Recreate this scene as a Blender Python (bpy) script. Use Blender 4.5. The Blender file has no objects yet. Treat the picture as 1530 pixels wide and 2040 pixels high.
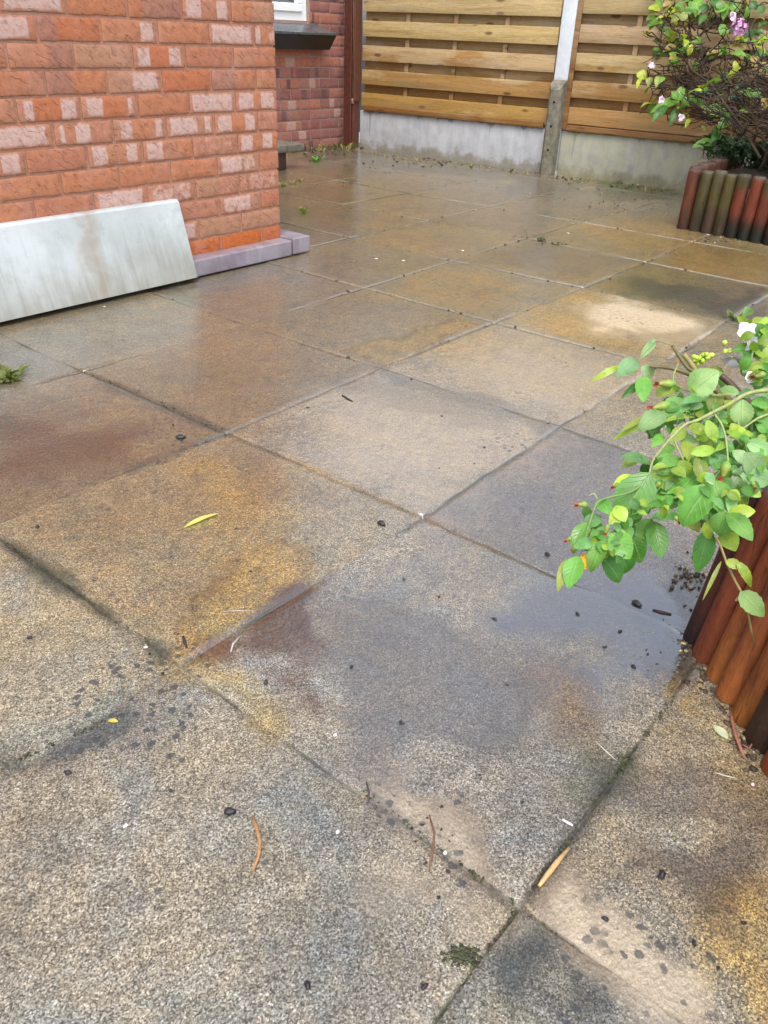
import bpy, bmesh, math, random
import numpy as np
from mathutils import Vector, Matrix

# ------------------------------------------------------------------ camera, sky, sun, exposure
scn = bpy.context.scene
COL = scn.collection
S = 0.62                                   # metres per paving slab
FPX, YAW, PITCH, ROLL = 1607.78, 0.663429, 0.536855, 0.042174
CAM = np.array([0.0993696, -0.3489976, 1.3932507])     # camera in slabs
ASP = 0.98015
_f = np.array([math.cos(PITCH)*math.cos(YAW), math.cos(PITCH)*math.sin(YAW), -math.sin(PITCH)])
_r = np.array([math.sin(YAW), -math.cos(YAW), 0]); _u = np.cross(_r, _f)
RT = math.cos(ROLL)*_r + math.sin(ROLL)*_u
UP = -math.sin(ROLL)*_r + math.cos(ROLL)*_u
FW = _f
cam = bpy.data.cameras.new('camera'); camo = bpy.data.objects.new('camera', cam); COL.objects.link(camo)
camo.matrix_world = Matrix(((RT[0], UP[0], -FW[0], CAM[0]*S), (RT[1], UP[1], -FW[1], CAM[1]*S), (RT[2], UP[2], -FW[2], CAM[2]*S), (0, 0, 0, 1)))
cam.sensor_fit = 'VERTICAL'; cam.sensor_height = 36; cam.sensor_width = 27; cam.lens = 36*FPX/2040
cam.clip_start = 0.02; cam.clip_end = 500
scn.camera = camo

SUN_EL, SUN_AZ = math.radians(62), math.radians(215)     # azimuth from +X towards +Y
world = bpy.data.worlds.new('World'); scn.world = world; world.use_nodes = True
wn = world.node_tree; wn.nodes.clear()
sky = wn.nodes.new('ShaderNodeTexSky'); sky.sky_type = 'NISHITA'; sky.sun_disc = False
sky.sun_elevation = SUN_EL; sky.sun_rotation = math.pi/2 - SUN_AZ
sky.dust_density = 4.0; sky.air_density = 1.0; sky.ozone_density = 1.0
hs = wn.nodes.new('ShaderNodeHueSaturation'); hs.inputs['Saturation'].default_value = 0.5
bgn = wn.nodes.new('ShaderNodeBackground'); bgn.inputs['Strength'].default_value = 0.15
wo = wn.nodes.new('ShaderNodeOutputWorld')
wn.links.new(sky.outputs[0], hs.inputs['Color']); wn.links.new(hs.outputs[0], bgn.inputs['Color']); wn.links.new(bgn.outputs[0], wo.inputs['Surface'])
sun = bpy.data.lights.new('sun', 'SUN'); sun.energy = 0.5; sun.angle = math.radians(25); sun.color = (1.0, 0.95, 0.88)
suno = bpy.data.objects.new('sun', sun); COL.objects.link(suno)
sd = Vector((math.cos(SUN_EL)*math.cos(SUN_AZ), math.cos(SUN_EL)*math.sin(SUN_AZ), math.sin(SUN_EL)))
suno.rotation_euler = sd.to_track_quat('Z', 'Y').to_euler()
scn.view_settings.view_transform = 'Standard'; scn.view_settings.look = 'None'
scn.view_settings.gamma = 1.0; scn.view_settings.exposure = 1.42
scn.view_settings.use_curve_mapping = False
scn.cycles.max_bounces = 6; scn.cycles.transparent_max_bounces = 6

# ------------------------------------------------------------------ measuring helpers (photo measurements -> real positions, metres)
def ray(u, v): return FW + (u-765)/FPX*RT - (v-1020)/FPX*UP
def gnd(u, v, z=0.0):
    d = ray(u, v); return (CAM + d*(z/S-CAM[2])/d[2])*S
def at(u, v, depth): return CAM*S + ray(u, v)*depth
def V(*a): return np.array(a, float)
rng = random.Random(7); npr = np.random.RandomState(11)

# ------------------------------------------------------------------ object helpers
def tag(o, label=None, cat=None, group=None, kind=None):
    if label: o['label'] = label
    if cat: o['category'] = cat
    if group: o['group'] = group
    if kind: o['kind'] = kind
    return o
def empty(name, loc, label, cat, group=None, rz=0.0):
    o = bpy.data.objects.new(name, None); COL.objects.link(o); o.location = loc; o.rotation_euler = (0, 0, rz)
    o.empty_display_size = .05
    return tag(o, label, cat, group)
class MB:
    """collects faces with a colour per vertex and a uv per vertex, links them as one mesh object"""
    def __init__(s): s.v = []; s.f = []; s.c = []; s.t = []
    def add(s, verts, faces, col=(1, 1, 1, 1), uv=None):
        n = len(s.v); k = len(verts)
        s.v.extend([tuple(map(float, p)) for p in verts]); s.f.extend([tuple(i+n for i in f) for f in faces])
        if len(col) and hasattr(col[0], '__len__'): s.c.extend([tuple(c) for c in col])
        else: s.c.extend([tuple(col)]*k)
        s.t.extend([(*t, 0.)[:3] for t in uv] if uv is not None else [(0., 0., 0.)]*k)
    def box(s, lo, hi, col=(1, 1, 1, 1), bev=0.0, seg=1, M=None):
        bm = bmesh.new(); bmesh.ops.create_cube(bm, size=1)
        lo = V(*lo); hi = V(*hi); ce = (lo+hi)/2; sz = hi-lo
        for v in bm.verts: v.co = Vector([v.co[i]*sz[i]+ce[i] for i in range(3)])
        if bev: bmesh.ops.bevel(bm, geom=bm.edges[:], offset=bev, segments=seg, affect='EDGES', profile=.6)
        s.addbm(bm, col, M)
    def addbm(s, bm, col=(1, 1, 1, 1), M=None):
        bm.verts.index_update()
        vs = [(M @ v.co if M is not None else v.co)[:] for v in bm.verts]
        s.add(vs, [[v.index for v in f.verts] for f in bm.faces], col); bm.free()
    def tube(s, pts, rad, n=6, col=(1, 1, 1, 1), cap=True):
        pts = [V(*p) for p in pts]; m = len(pts)
        if not hasattr(rad, '__len__'): rad = [rad]*m
        cols = col if hasattr(col[0], '__len__') else [col]*m
        ref = V(.31, .17, .93); vs = []; cc = []
        for i, p in enumerate(pts):
            t = pts[min(i+1, m-1)]-pts[max(i-1, 0)]; t /= (np.linalg.norm(t)+1e-9)
            a = np.cross(t, ref); a /= (np.linalg.norm(a)+1e-9); b = np.cross(t, a)
            for k in range(n):
                an = 2*math.pi*k/n; vs.append(p+rad[i]*(math.cos(an)*a+math.sin(an)*b)); cc.append(cols[i])
        fs = [(i*n+k, i*n+(k+1) % n, (i+1)*n+(k+1) % n, (i+1)*n+k) for i in range(m-1) for k in range(n)]
        if cap: fs += [tuple(range(n))[::-1], tuple((m-1)*n+k for k in range(n))]
        s.add(vs, fs, cc)
    def blob(s, ce, r, col=(1, 1, 1, 1), jit=.25, sub=2, ax=None):
        bm = bmesh.new(); bmesh.ops.create_icosphere(bm, subdivisions=sub, radius=1)
        r = V(*r) if hasattr(r, '__len__') else V(r, r, r)
        ph = [rng.random()*6 for _ in range(4)]
        for v in bm.verts:
            k = 1+jit*(math.sin(3*v.co.x+ph[0])*math.sin(3.3*v.co.y+ph[1])+.5*math.sin(5*v.co.z+ph[2]))
            v.co = Vector((v.co.x*r[0]*k, v.co.y*r[1]*k, v.co.z*r[2]*k))
        if ax is not None:
            q = Vector(ax).to_track_quat('X', 'Z').to_matrix()
            for v in bm.verts: v.co = q @ v.co
        for v in bm.verts: v.co += Vector(ce)
        s.addbm(bm, col)
    def leaf(s, b, t, w, nrm, col, fold=.25, droop=.12, shape=.8, serr=.05, rows=10, curl=0.0):
        """a leaf blade from base b to tip t, full width w, facing nrm; u runs along, v across"""
        b = V(*b); t = V(*t); L = np.linalg.norm(t-b)+1e-6; a = (t-b)/L
        n = V(*nrm); n = n-a*(n@a); n /= (np.linalg.norm(n)+1e-9); c = np.cross(n, a)
        vs = []; uv = []; cc = []
        for i in range(rows+1):
            q = i/rows; p = q**shape
            hw = .5*w*max(0.0, math.sin(math.pi*min(1, p*.985+.01)))**.75
            if 0 < i < rows: hw *= 1+(serr if i % 2 else -serr)
            ce = b+a*L*q+n*L*(droop*4*q*(1-q)-curl*q*q)
            for k in (-1, -.55, 0, .55, 1):
                vs.append(ce+c*hw*k+n*(abs(k)*hw*fold)); uv.append((q, k*.5+.5))
                cc.append(col)
        fs = [(i*5+k, i*5+k+1, (i+1)*5+k+1, (i+1)*5+k) for i in range(rows) for k in range(4)]
        s.add(vs, fs, cc, uv)
    def build(s, name, mat, parent=None, smooth=True, loc=None):
        me = bpy.data.meshes.new(name)
        vs = s.v if loc is None else [(p[0]-loc[0], p[1]-loc[1], p[2]-loc[2]) for p in s.v]
        me.from_pydata(vs, [], s.f)
        ca = me.attributes.new('Col', 'FLOAT_COLOR', 'POINT')
        ca.data.foreach_set('color', np.array(s.c, np.float32).ravel())
        ua = me.attributes.new('uvp', 'FLOAT_VECTOR', 'POINT')
        ua.data.foreach_set('vector', np.array(s.t, np.float32).ravel())
        me.materials.append(mat)
        if smooth: me.shade_smooth()
        else: me.shade_flat()
        me.update()
        o = bpy.data.objects.new(name, me); COL.objects.link(o)
        if loc is not None: o.location = loc
        if parent is not None: o.parent = parent
        return o
def autosmooth(o, ang=35):
    o.data.set_sharp_from_angle(angle=math.radians(ang)); return o

# ------------------------------------------------------------------ material helpers
class G:
    def __init__(s, name):
        s.m = bpy.data.materials.new(name); s.m.use_nodes = True; s.nt = s.m.node_tree; s.nt.nodes.clear()
        s.out = s.nt.nodes.new('ShaderNodeOutputMaterial')
        s.obj = s.n('ShaderNodeTexCoord').outputs['Object']
    def n(s, t, ins=None, **pr):
        nd = s.nt.nodes.new(t)
        for k, v in pr.items(): setattr(nd, k, v)
        for k, v in (ins or {}).items(): s.set(nd.inputs[k], v)
        return nd
    def set(s, inp, v):
        if hasattr(v, 'is_output'): s.nt.links.new(v, inp)
        elif hasattr(v, '__len__') and inp.type == 'RGBA' and len(v) == 3: inp.default_value = (*v, 1)
        else: inp.default_value = v
    def noise(s, sc, det=3, rough=.55, dist=0.0, vec=None, col=False):
        nd = s.n('ShaderNodeTexNoise', {'Vector': vec if vec is not None else s.obj, 'Scale': sc, 'Detail': det, 'Roughness': rough, 'Distortion': dist})
        return nd.outputs['Color' if col else 'Fac']
    def vor(s, sc, vec=None, out='Distance', feat='F1', rnd=1.0):
        return s.n('ShaderNodeTexVoronoi', {'Vector': vec if vec is not None else s.obj, 'Scale': sc, 'Randomness': rnd}, feature=feat).outputs[out]
    def mp(s, scale=(1, 1, 1), rot=(0, 0, 0), loc=(0, 0, 0), vec=None):
        return s.n('ShaderNodeMapping', {'Vector': vec if vec is not None else s.obj, 'Scale': scale, 'Rotation': rot, 'Location': loc}).outputs[0]
    def ma(s, op, a, b=0.0, c=0.0, clamp=False):
        return s.n('ShaderNodeMath', {0: a, 1: b, 2: c}, operation=op, use_clamp=clamp).outputs[0]
    def mr(s, v, a, b, c=0.0, d=1.0, smooth=True):
        return s.n('ShaderNodeMapRange', {'Value': v, 'From Min': a, 'From Max': b, 'To Min': c, 'To Max': d}, interpolation_type='SMOOTHSTEP' if smooth else 'LINEAR').outputs[0]
    def ramp(s, f, st):
        nd = s.n('ShaderNodeValToRGB', {0: f}); el = nd.color_ramp.elements
        while len(el) < len(st): el.new(.5)
        for e, (p, c) in zip(el, st): e.position = p; e.color = (*c, 1) if len(c) == 3 else c
        return nd.outputs[0]
    def mix(s, f, a, b, mode='MIX'):
        nd = s.n('ShaderNodeMix', data_type='RGBA', blend_type=mode)
        s.set(nd.inputs[0], f); s.set(nd.inputs[6], a); s.set(nd.inputs[7], b); return nd.outputs[2]
    def at(s, name):
        nd = s.n('ShaderNodeAttribute'); nd.attribute_name = name; return nd
    def sep(s, v):
        return s.n('ShaderNodeSeparateXYZ', {0: v}).outputs
    def sepc(s, v): return s.n('ShaderNodeSeparateColor', {0: v}).outputs
    def comb(s, x, y, z): return s.n('ShaderNodeCombineXYZ', {0: x, 1: y, 2: z}).outputs[0]
    def bump(s, h, st=.3, d=.01, nrm=None):
        ins = {'Height': h, 'Strength': st, 'Distance': d}
        if nrm is not None: ins['Normal'] = nrm
        return s.n('ShaderNodeBump', ins).outputs[0]
    def pbr(s, **k):
        nd = s.n('ShaderNodeBsdfPrincipled', {a.replace('_', ' '): b for a, b in k.items()})
        s.nt.links.new(nd.outputs[0], s.out.inputs[0]); return nd

def m_plain(name, col, rough=.6, var=.25, sc=40, bump=.2, coat=0.0):
    g = G(name); n = g.noise(sc, 4)
    c = g.mix(g.mr(n, .3, .7), tuple(x*(1-var) for x in col), tuple(min(1, x*(1+var)) for x in col))
    g.pbr(Base_Color=c, Roughness=rough, Specular_IOR_Level=.15 if rough > .8 else .5, Normal=g.bump(n, bump, .004), Coat_Weight=coat, Coat_Roughness=.12); return g.m
def m_vc(name, rough=.55, var=.35, sc=60, bump=.3, coat=0.0, dist=.003):
    g = G(name); n = g.noise(sc, 4, .6)
    c = g.mix(1.0, g.at('Col').outputs['Color'], g.ramp(n, [(.25, (1-var,)*3), (.75, (1+var*.6,)*3)]), 'MULTIPLY')
    g.pbr(Base_Color=c, Roughness=rough, Normal=g.bump(n, bump, dist), Coat_Weight=coat, Coat_Roughness=.15); return g.m
def m_leaf(name, gloss=.38, veins=1.0):
    g = G(name); uv = g.sep(g.at('uvp').outputs['Vector']); u, v = uv[0], uv[1]
    av = g.ma('ABSOLUTE', g.ma('SUBTRACT', v, .5))
    mid = g.mr(av, .012, .05, 1, 0)
    st = g.ma('ABSOLUTE', g.ma('SINE', g.ma('MULTIPLY', g.ma('SUBTRACT', u, g.ma('MULTIPLY', av, .55)), 24.0)))
    side = g.mr(st, 0.0, .35, 1, 0)
    vv = g.ma('MAXIMUM', mid, g.ma('MULTIPLY', side, .45))
    n = g.noise(45, 3)
    base = g.mix(1.0, g.at('Col').outputs['Color'], g.ramp(n, [(.3, (.66, .72, .6)), (.72, (1.25, 1.18, 1.25))]), 'MULTIPLY')
    base = g.mix(g.mr(g.vor(260), .10, .2, .35, 0), base, (.16, .13, .03))
    base = g.mix(g.ma('MULTIPLY', vv, .35*veins), base, g.mix(.5, base, (.5, .62, .3)))
    nb = g.bump(g.ma('SUBTRACT', g.ma('MULTIPLY', n, .4), vv), .55, .0012)
    p = g.n('ShaderNodeBsdfPrincipled', {'Base Color': base, 'Roughness': g.mr(n, .35, .65, gloss-.12, gloss+.18), 'Normal': nb, 'Specular IOR Level': .5})
    tr = g.n('ShaderNodeBsdfTranslucent', {'Color': g.mix(1.0, base, (1.1, 1.25, .55), 'MULTIPLY'), 'Normal': nb})
    mx = g.n('ShaderNodeMixShader', {0: .32, 1: p.outputs[0], 2: tr.outputs[0]})
    g.nt.links.new(mx.outputs[0], g.out.inputs[0]); return g.m

M_leaf = m_leaf('leaf')
M_stem = m_vc('stem', .5, .3, 120, .3)
M_twig = m_vc('twig', .7, .4, 150, .4)
M_soil = m_plain('soil', (.018, .013, .009), .85, .6, 60, .8)
M_pellet = m_vc('pellet', .35, .5, 200, .6)
M_petal = m_vc('petal', .5, .08, 80, .1)

# ------------------------------------------------------------------ paving
PX = {(1,0):(1033,1808),(1,1):(357,1325),(2,1):(843,1030),(3,1):(1115,850),(5,1):(1447,640),(2,2):(452,863),(3,2):(757,734),(4,2):(985,643),(5,2):(1162,573),(6,2):(1287,522),(2,3):(165,740),(3,3):(490,648),(4,3):(725,574),(5,3):(901,520),(6,3):(1050,474),(5,4):(697,474),(7,3):(1156,442)}
known = {k: gnd(*p)[:2]/S - V(k[0], k[1]*ASP) for k, p in PX.items()}
I0, I1, J0, J1 = -2, 13, -6, 9
node = np.zeros((I1-I0+1, J1-J0+1, 2))
for i in range(I0, I1+1):
    for j in range(J0, J1+1):
        if (i, j) in known: d = known[(i, j)]
        else:
            w = [(math.exp(-1.6*math.hypot(i-a, j-b)), e) for (a, b), e in known.items()]
            d = sum(x*e for x, e in w)/max(1.0, sum(x for x, _ in w)) + npr.normal(0, .006, 2)
        node[i-I0, j-J0] = V(i, j*ASP)+d
def fracs(n): return [0, .0017, .0034, .006] + list(np.linspace(.03, .97, n)) + [.994, .9966, .9983]
def axis(a, b, fine):
    out = []
    for k in range(a, b): out += [(k, f) for f in fracs(fine(k))]
    return out
AX = axis(I0, I1, lambda k: 44 if -1 <= k < 4 else (22 if k < 7 else 12))
AY = axis(J0, J1, lambda k: 44 if -2 <= k < 4 else (20 if k < 6 else 12))
nx, ny = len(AX), len(AY)
ii = np.array([a for a, _ in AX]); fi = np.array([f for _, f in AX]); jj = np.array([a for a, _ in AY]); fj = np.array([f for _, f in AY])
A = ii[:, None]-I0 + np.zeros((1, ny), int); B = jj[None, :]-J0 + np.zeros((nx, 1), int)
fa = fi[:, None]+np.zeros((1, ny)); fb = fj[None, :]+np.zeros((nx, 1))
fa_, fb_ = fa[..., None], fb[..., None]
P2 = node[A, B]*(1-fa_)*(1-fb_)+node[A+1, B]*fa_*(1-fb_)+node[A, B+1]*(1-fa_)*fb_+node[A+1, B+1]*fa_*fb_
def wob(p, sc, seed, n=5):
    r = np.random.RandomState(seed); o = 0
    for k in range(n):
        d = r.normal(size=2)*sc*(1+k*.7); o = o+np.sin(p[..., 0]*d[0]+p[..., 1]*d[1]+r.rand()*6.28)/(1+k*.6)
    return o/2.2
P2 = P2+np.stack([wob(P2, 9, 1), wob(P2, 9, 2)], -1)*.004
da = np.minimum(fa, 1-fa); db = np.minimum(fb, 1-fb); dj = np.minimum(da, db)
joint = np.clip((.0052-dj)/.0028, 0, 1)
sr = npr.rand(I1-I0+1, J1-J0+1, 4)
slabr = sr[A, B]
hz = (slabr[..., 0]-.5)*.0026+(slabr[..., 1]-.5)*.004*(fa-.5)+(slabr[..., 2]-.5)*.004*(fb-.5)
def vnoise(p, sc, seed):
    T = np.random.RandomState(seed).rand(256, 256); x = p[..., 0]*sc+100; y = p[..., 1]*sc+100
    xi = np.floor(x).astype(int); yi = np.floor(y).astype(int); a = x-xi; b = y-yi; a = a*a*(3-2*a); b = b*b*(3-2*b)
    t = lambda i, j: T[i % 256, j % 256]
    return (t(xi, yi)*(1-a)+t(xi+1, yi)*a)*(1-b)+(t(xi, yi+1)*(1-a)+t(xi+1, yi+1)*a)*b-.5
def fbm(p, sc, seed, n=4): return sum(vnoise(p, sc*2**k, seed+k)*.58**k for k in range(n))
jdepth = np.clip(.0022+.010*fbm(P2, 2.5, 31), .0002, .006)
hz = hz-joint*jdepth+wob(P2, 2.2, 5)*.0012
def sdf(poly):
    p = np.array([gnd(*q)[:2]/S for q in poly]); X, Y = P2[..., 0], P2[..., 1]
    d = np.full(X.shape, 1e9); ins = np.zeros(X.shape, bool)
    for a, b in zip(p, np.roll(p, -1, 0)):
        e = b-a; wx = X-a[0]; wy = Y-a[1]; h = np.clip((wx*e[0]+wy*e[1])/(e@e+1e-12), 0, 1)
        d = np.minimum(d, np.hypot(wx-h*e[0], wy-h*e[1]))
        c = ((a[1] > Y) != (b[1] > Y)) & (X < (b[0]-a[0])*(Y-a[1])/(b[1]-a[1]+1e-12)+a[0]); ins ^= c
    return np.where(ins, -d, d)
LAY = {k: np.zeros((nx, ny)) for k in ('ochre', 'rust_and_reflection', 'dark', 'pale', 'green', 'violet', 'spot', 'tide')}
wet = .55+.22*wob(P2, 2.0, 21)+.12*(slabr[..., 3]-.5)
edge = fbm(P2, 5, 41, 4)*.15
def stain(l, amt, soft, poly):
    soft = soft*.75; d = sdf(poly)+edge*min(1, soft/.045); m = np.clip(.5-d/(2*soft), 0, 1); m = m*m*(3-2*m)*amt
    if soft < .08: LAY['tide'] = np.maximum(LAY['tide'], np.exp(-((d+soft*.3)/.02)**2)*amt*np.clip(.5+1.6*fbm(P2, 3, 55), 0, 1))
    LAY[l] = np.maximum(LAY[l], m)
def setwet(val, soft, poly):
    global wet
    d = sdf(poly)+edge; m = np.clip(.5-d/(2*soft), 0, 1); m = m*m*(3-2*m); wet = wet*(1-m)+val*m
#--- stains on the slabs, with some reflections painted in as colour
for a in [
 ('ochre',.95,.07,[(375,1180),(470,1130),(570,1060),(605,1165),(520,1235),(430,1290),(370,1270)]),  # ochre stain, partly the wall's reflection put into the colour
 ('ochre',.6,.14,[(380,900),(570,930),(585,1150),(440,1180),(340,1080)]),  # wider ochre, its tone also partly painted wall reflection
 ('ochre',.12,.25,[(0,960),(300,960),(400,1200),(330,1290),(0,1070)]),
 ('ochre',.95,.08,[(680,700),(780,722),(950,655),(920,622),(820,660)]),
 ('ochre',.9,.06,[(1050,640),(1150,680),(1250,705),(1300,690),(1200,650),(1120,620),(1070,615)]),
 ('ochre',.5,.2,[(1010,640),(1160,580),(1430,645),(1280,720)]),
 ('ochre',.75,.15,[(1150,450),(1330,425),(1450,480),(1290,512)]),
 ('ochre',.8,.15,[(1300,515),(1400,465),(1530,480),(1530,560),(1400,540)]),
 ('ochre',.7,.2,[(1120,560),(1300,525),(1420,560),(1280,590)]),
 ('ochre',.5,.3,[(560,345),(860,350),(860,430),(560,460)]),
 ('ochre',.55,.15,[(690,430),(900,450),(860,505),(720,490)]),
 ('ochre',.5,.12,[(740,590),(900,540),(1090,570),(960,620)]),
 ('ochre',.45,.12,[(800,700),(960,660),(1090,690),(900,730)]),
 ('ochre',.95,.08,[(1420,1780),(1530,1730),(1530,2040),(1480,1950)]),
 ('ochre',.6,.08,[(1290,1290),(1390,1380),(1420,1480),(1330,1420)]),
 ('ochre',.5,.1,[(1400,1450),(1530,1560),(1530,1640),(1440,1560)]),
 ('ochre',.85,.07,[(365,1330),(500,1330),(600,1440),(590,1510),(480,1430)]),
 ('ochre',.4,.05,[(1085,1345),(1145,1345),(1190,1470),(1110,1470)]),
 ('ochre',.5,.2,[(1180,790),(1300,730),(1400,760),(1300,900)]),
 ('rust_and_reflection',1.05,.04,[(430,1285),(500,1240),(600,1180),(640,1220),(650,1300),(600,1330),(520,1340)]),  # brown of the brick wall mirrored in the puddle, painted on
 ('rust_and_reflection',1.0,.05,[(500,1310),(600,1230),(670,1260),(690,1400),(650,1490),(580,1430)]),  # lower part of the painted wall reflection in the puddle
 ('rust_and_reflection',.95,.16,[(0,840),(120,825),(260,870),(220,920),(0,945)]),  # brick wall's red reflection on the wet slabs, put into colour
 ('rust_and_reflection',.4,.12,[(420,900),(560,880),(580,980),(480,1020)]),
 ('rust_and_reflection',.6,.08,[(1080,1300),(1150,1310),(1180,1440),(1110,1450)]),
 ('dark',.95,.035,[(965,1895),(1060,1850),(1095,1885),(1080,1960),(1190,1990),(1200,2040),(960,2040),(945,1940)]),
 ('dark',.42,.07,[(560,1790),(700,1760),(780,1790),(760,1860),(660,1880),(600,1960),(540,1900)]), ('dark',.38,.08,[(740,1900),(880,1850),(905,1950),(800,2040),(640,2040),(680,1960)]),
 ('dark',.45,.05,[(690,1630),(780,1640),(770,1690),(690,1690)]),
 ('dark',.85,.1,[(1440,600),(1530,570),(1530,640),(1470,650),(1380,610)]),
 ('dark',.75,.1,[(1240,550),(1450,580),(1430,622),(1300,590)]),
 ('dark',.4,.1,[(200,1400),(380,1370),(420,1460),(280,1500)]),
 ('dark',.85,.018,[(0,1500),(60,1520),(130,1480),(250,1410),(260,1435),(90,1530),(0,1550)]),
 ('dark',.55,.04,[(760,735),(1000,800),(1110,845),(1080,860),(960,825),(780,765)]),
 ('dark',.35,.1,[(660,760),(830,770),(1040,840),(980,860),(760,800)]),
 ('dark',.5,.12,[(1020,340),(1170,360),(1150,400),(1010,390)]),
 ('dark',.9,.04,[(1300,1150),(1400,1160),(1350,1340),(1290,1360)]),
 ('dark',.35,.12,[(900,520),(1080,475),(1270,520),(1160,545)]),
 ('dark',.45,.2,[(600,290),(1100,330),(1060,365),(600,320)]),
 ('dark',.35,.1,[(1020,1480),(1200,1470),(1180,1600),(1060,1640)]),
 ('dark',.3,.15,[(450,1150),(560,1200),(700,1640),(560,1700)]),
 ('violet',.95,.05,[(1290,1690),(1440,1640),(1530,1650),(1530,1730),(1400,1790),(1320,1760)]),
 ('violet',.75,.08,[(1250,1560),(1400,1500),(1530,1600),(1530,1700),(1350,1660)]),
 ('violet',.75,.09,[(600,1190),(760,1180),(1000,1350),(1040,1480),(860,1500),(760,1580),(680,1540),(620,1430)]),  # purple-grey sky reflection of thin water, painted into the slab
 ('violet',.4,.15,[(850,1030),(1115,855),(1250,890),(1330,1100),(1100,1150)]),
 ('pale',1.1,.03,[(745,1582),(850,1590),(960,1650),(975,1740),(1030,1800),(940,1770),(820,1660)]),
 ('pale',.6,.06,[(800,1690),(1010,1815),(930,1945),(880,1820),(780,1770)]),
 ('pale',1.05,.04,[(1045,1800),(1130,1745),(1230,1860),(1400,2010),(1340,2040),(1230,1960)]),
 ('pale',.55,.05,[(770,1490),(860,1500),(850,1570),(750,1570)]),
 ('pale',.8,.04,[(960,1855),(1035,1815),(1075,1850),(990,1890),(940,1930)]),
 ('pale',.8,.03,[(890,1940),(940,1925),(920,1980),(850,2040),(820,2040)]),
 ('pale',.85,.14,[(1140,612),(1200,596),(1280,600),(1400,632),(1450,660),(1390,688),(1300,690),(1190,662)]),
 ('pale',.62,.2,[(860,745),(1000,660),(1230,710),(1260,740),(1130,835)]),  # lightened to imitate sky reflected in the wet slabs
 ('pale',.6,.25,[(620,790),(760,755),(1100,850),(850,1020),(640,930)]),  # painted grey-white sky reflection on the central slab
 ('pale',.5,.06,[(540,890),(600,880),(600,930),(560,940)]),
 ('pale',.6,.03,[(170,730),(260,712),(265,722),(180,745)]),
 ('green',.85,.1,[(1180,355),(1345,375),(1330,397),(1200,402)]),
 ('green',.7,.1,[(1250,545),(1380,570),(1360,600),(1250,585)]),
 ('green',.6,.02,[(0,1065),(30,1080),(330,1290),(320,1310),(100,1160),(0,1085)]),
 ('green',.4,.05,[(1150,1560),(1240,1500),(1260,1520),(1170,1590)]),
 ('green',.5,.2,[(1400,490),(1530,500),(1530,540),(1420,520)]),
 ('dark',.85,.016,[(0,1066),(120,1150),(330,1296),(325,1308),(110,1162),(0,1082)]), ('dark',.7,.016,[(160,735),(300,795),(455,858),(450,868),(295,803),(155,742)]), ('dark',.75,.014,[(250,935),(450,858),(460,866),(330,920),(255,945)]), ('dark',.6,.014,[(740,1585),(1030,1803),(1025,1815),(735,1598)]), ('dark',.7,.014,[(1050,1790),(1190,1590),(1345,1385),(1352,1392),(1200,1596),(1058,1798)]),
 ('spot',1,.15,[(150,1330),(330,1290),(450,1380),(430,1470),(240,1500),(100,1450)]),
 ('spot',.9,.1,[(730,1560),(900,1620),(1030,1800),(900,1800),(780,1700)]),
 ('spot',1,.12,[(1230,1180),(1390,1150),(1360,1300),(1260,1390),(1200,1320)]),
 ('spot',.8,.2,[(1100,370),(1350,390),(1340,450),(1100,430)]),
 ('spot',.9,.06,[(950,1900),(1200,1980),(1180,2040),(930,2040)]),
 ('spot',.7,.1,[(300,830),(400,850),(400,900),(300,900)]),
 ('spot',.6,.1,[(1180,1800),(1400,1850),(1480,2040),(1280,2040)]),
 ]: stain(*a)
setwet(.8, .6, [(0,640),(560,520),(560,330),(1380,400),(1530,520),(1530,700),(1100,870),(850,1020),(350,1180),(0,1060)])
setwet(.95, .3, [(0,640),(400,560),(620,520),(640,660),(560,900),(350,980),(0,1000)])
setwet(.30, .25, [(0,1100),(330,1330),(700,1580),(1030,1830),(1530,1400),(1530,2040),(0,2040)])
setwet(.78, .2, [(620,790),(760,750),(1240,720),(1120,850),(850,1020),(640,930)])
setwet(.95, .06, [(425,1285),(500,1240),(610,1180),(850,1120),(1000,1060),(1380,1180),(1350,1290),(1310,1390),(1230,1430),(1190,1400),(1140,1320),(1090,1340),(1100,1450),(1000,1450),(860,1500),(760,1580),(690,1550),(640,1440),(560,1350)])
setwet(1.15, .12, [(1060,1130),(1320,1100),(1390,1180),(1350,1300),(1250,1380),(1150,1290),(1000,1250)])
setwet(.9, .2, [(1110,870),(1260,890),(1350,1100),(1100,1150),(850,1030)])
setwet(.35, .1, [(1150,600),(1240,595),(1400,640),(1420,660),(1200,655)])
wet = np.clip(wet, .08, 1.15)
puddle = np.clip((wet-.97)/.15, 0, 1)
wetc = np.clip(wet, 0, 1)
hz = np.where(puddle > 0, hz*(1-.9*puddle)+.0015*puddle, hz)
verts = np.concatenate([P2*S, hz[..., None]], -1).reshape(-1, 3)
idx = np.arange(nx*ny).reshape(nx, ny)
quads = np.stack([idx[:-1, :-1], idx[1:, :-1], idx[1:, 1:], idx[:-1, 1:]], -1).reshape(-1, 4)
me = bpy.data.meshes.new('patio_paving')
me.vertices.add(len(verts)); me.vertices.foreach_set('co', verts.astype(np.float32).ravel())
me.loops.add(quads.size); me.loops.foreach_set('vertex_index', quads.astype(np.int32).ravel())
me.polygons.add(len(quads)); me.polygons.foreach_set('loop_start', np.arange(0, quads.size, 4, dtype=np.int32))
me.update(calc_edges=True); me.validate()
def vattr(name, chans):
    a = me.attributes.new(name, 'FLOAT_COLOR', 'POINT')
    a.data.foreach_set('color', np.stack([c.reshape(-1) for c in chans], -1).astype(np.float32).ravel())
vattr('sa', [LAY['ochre'], LAY['rust_and_reflection'], LAY['dark'], LAY['pale']])
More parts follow.
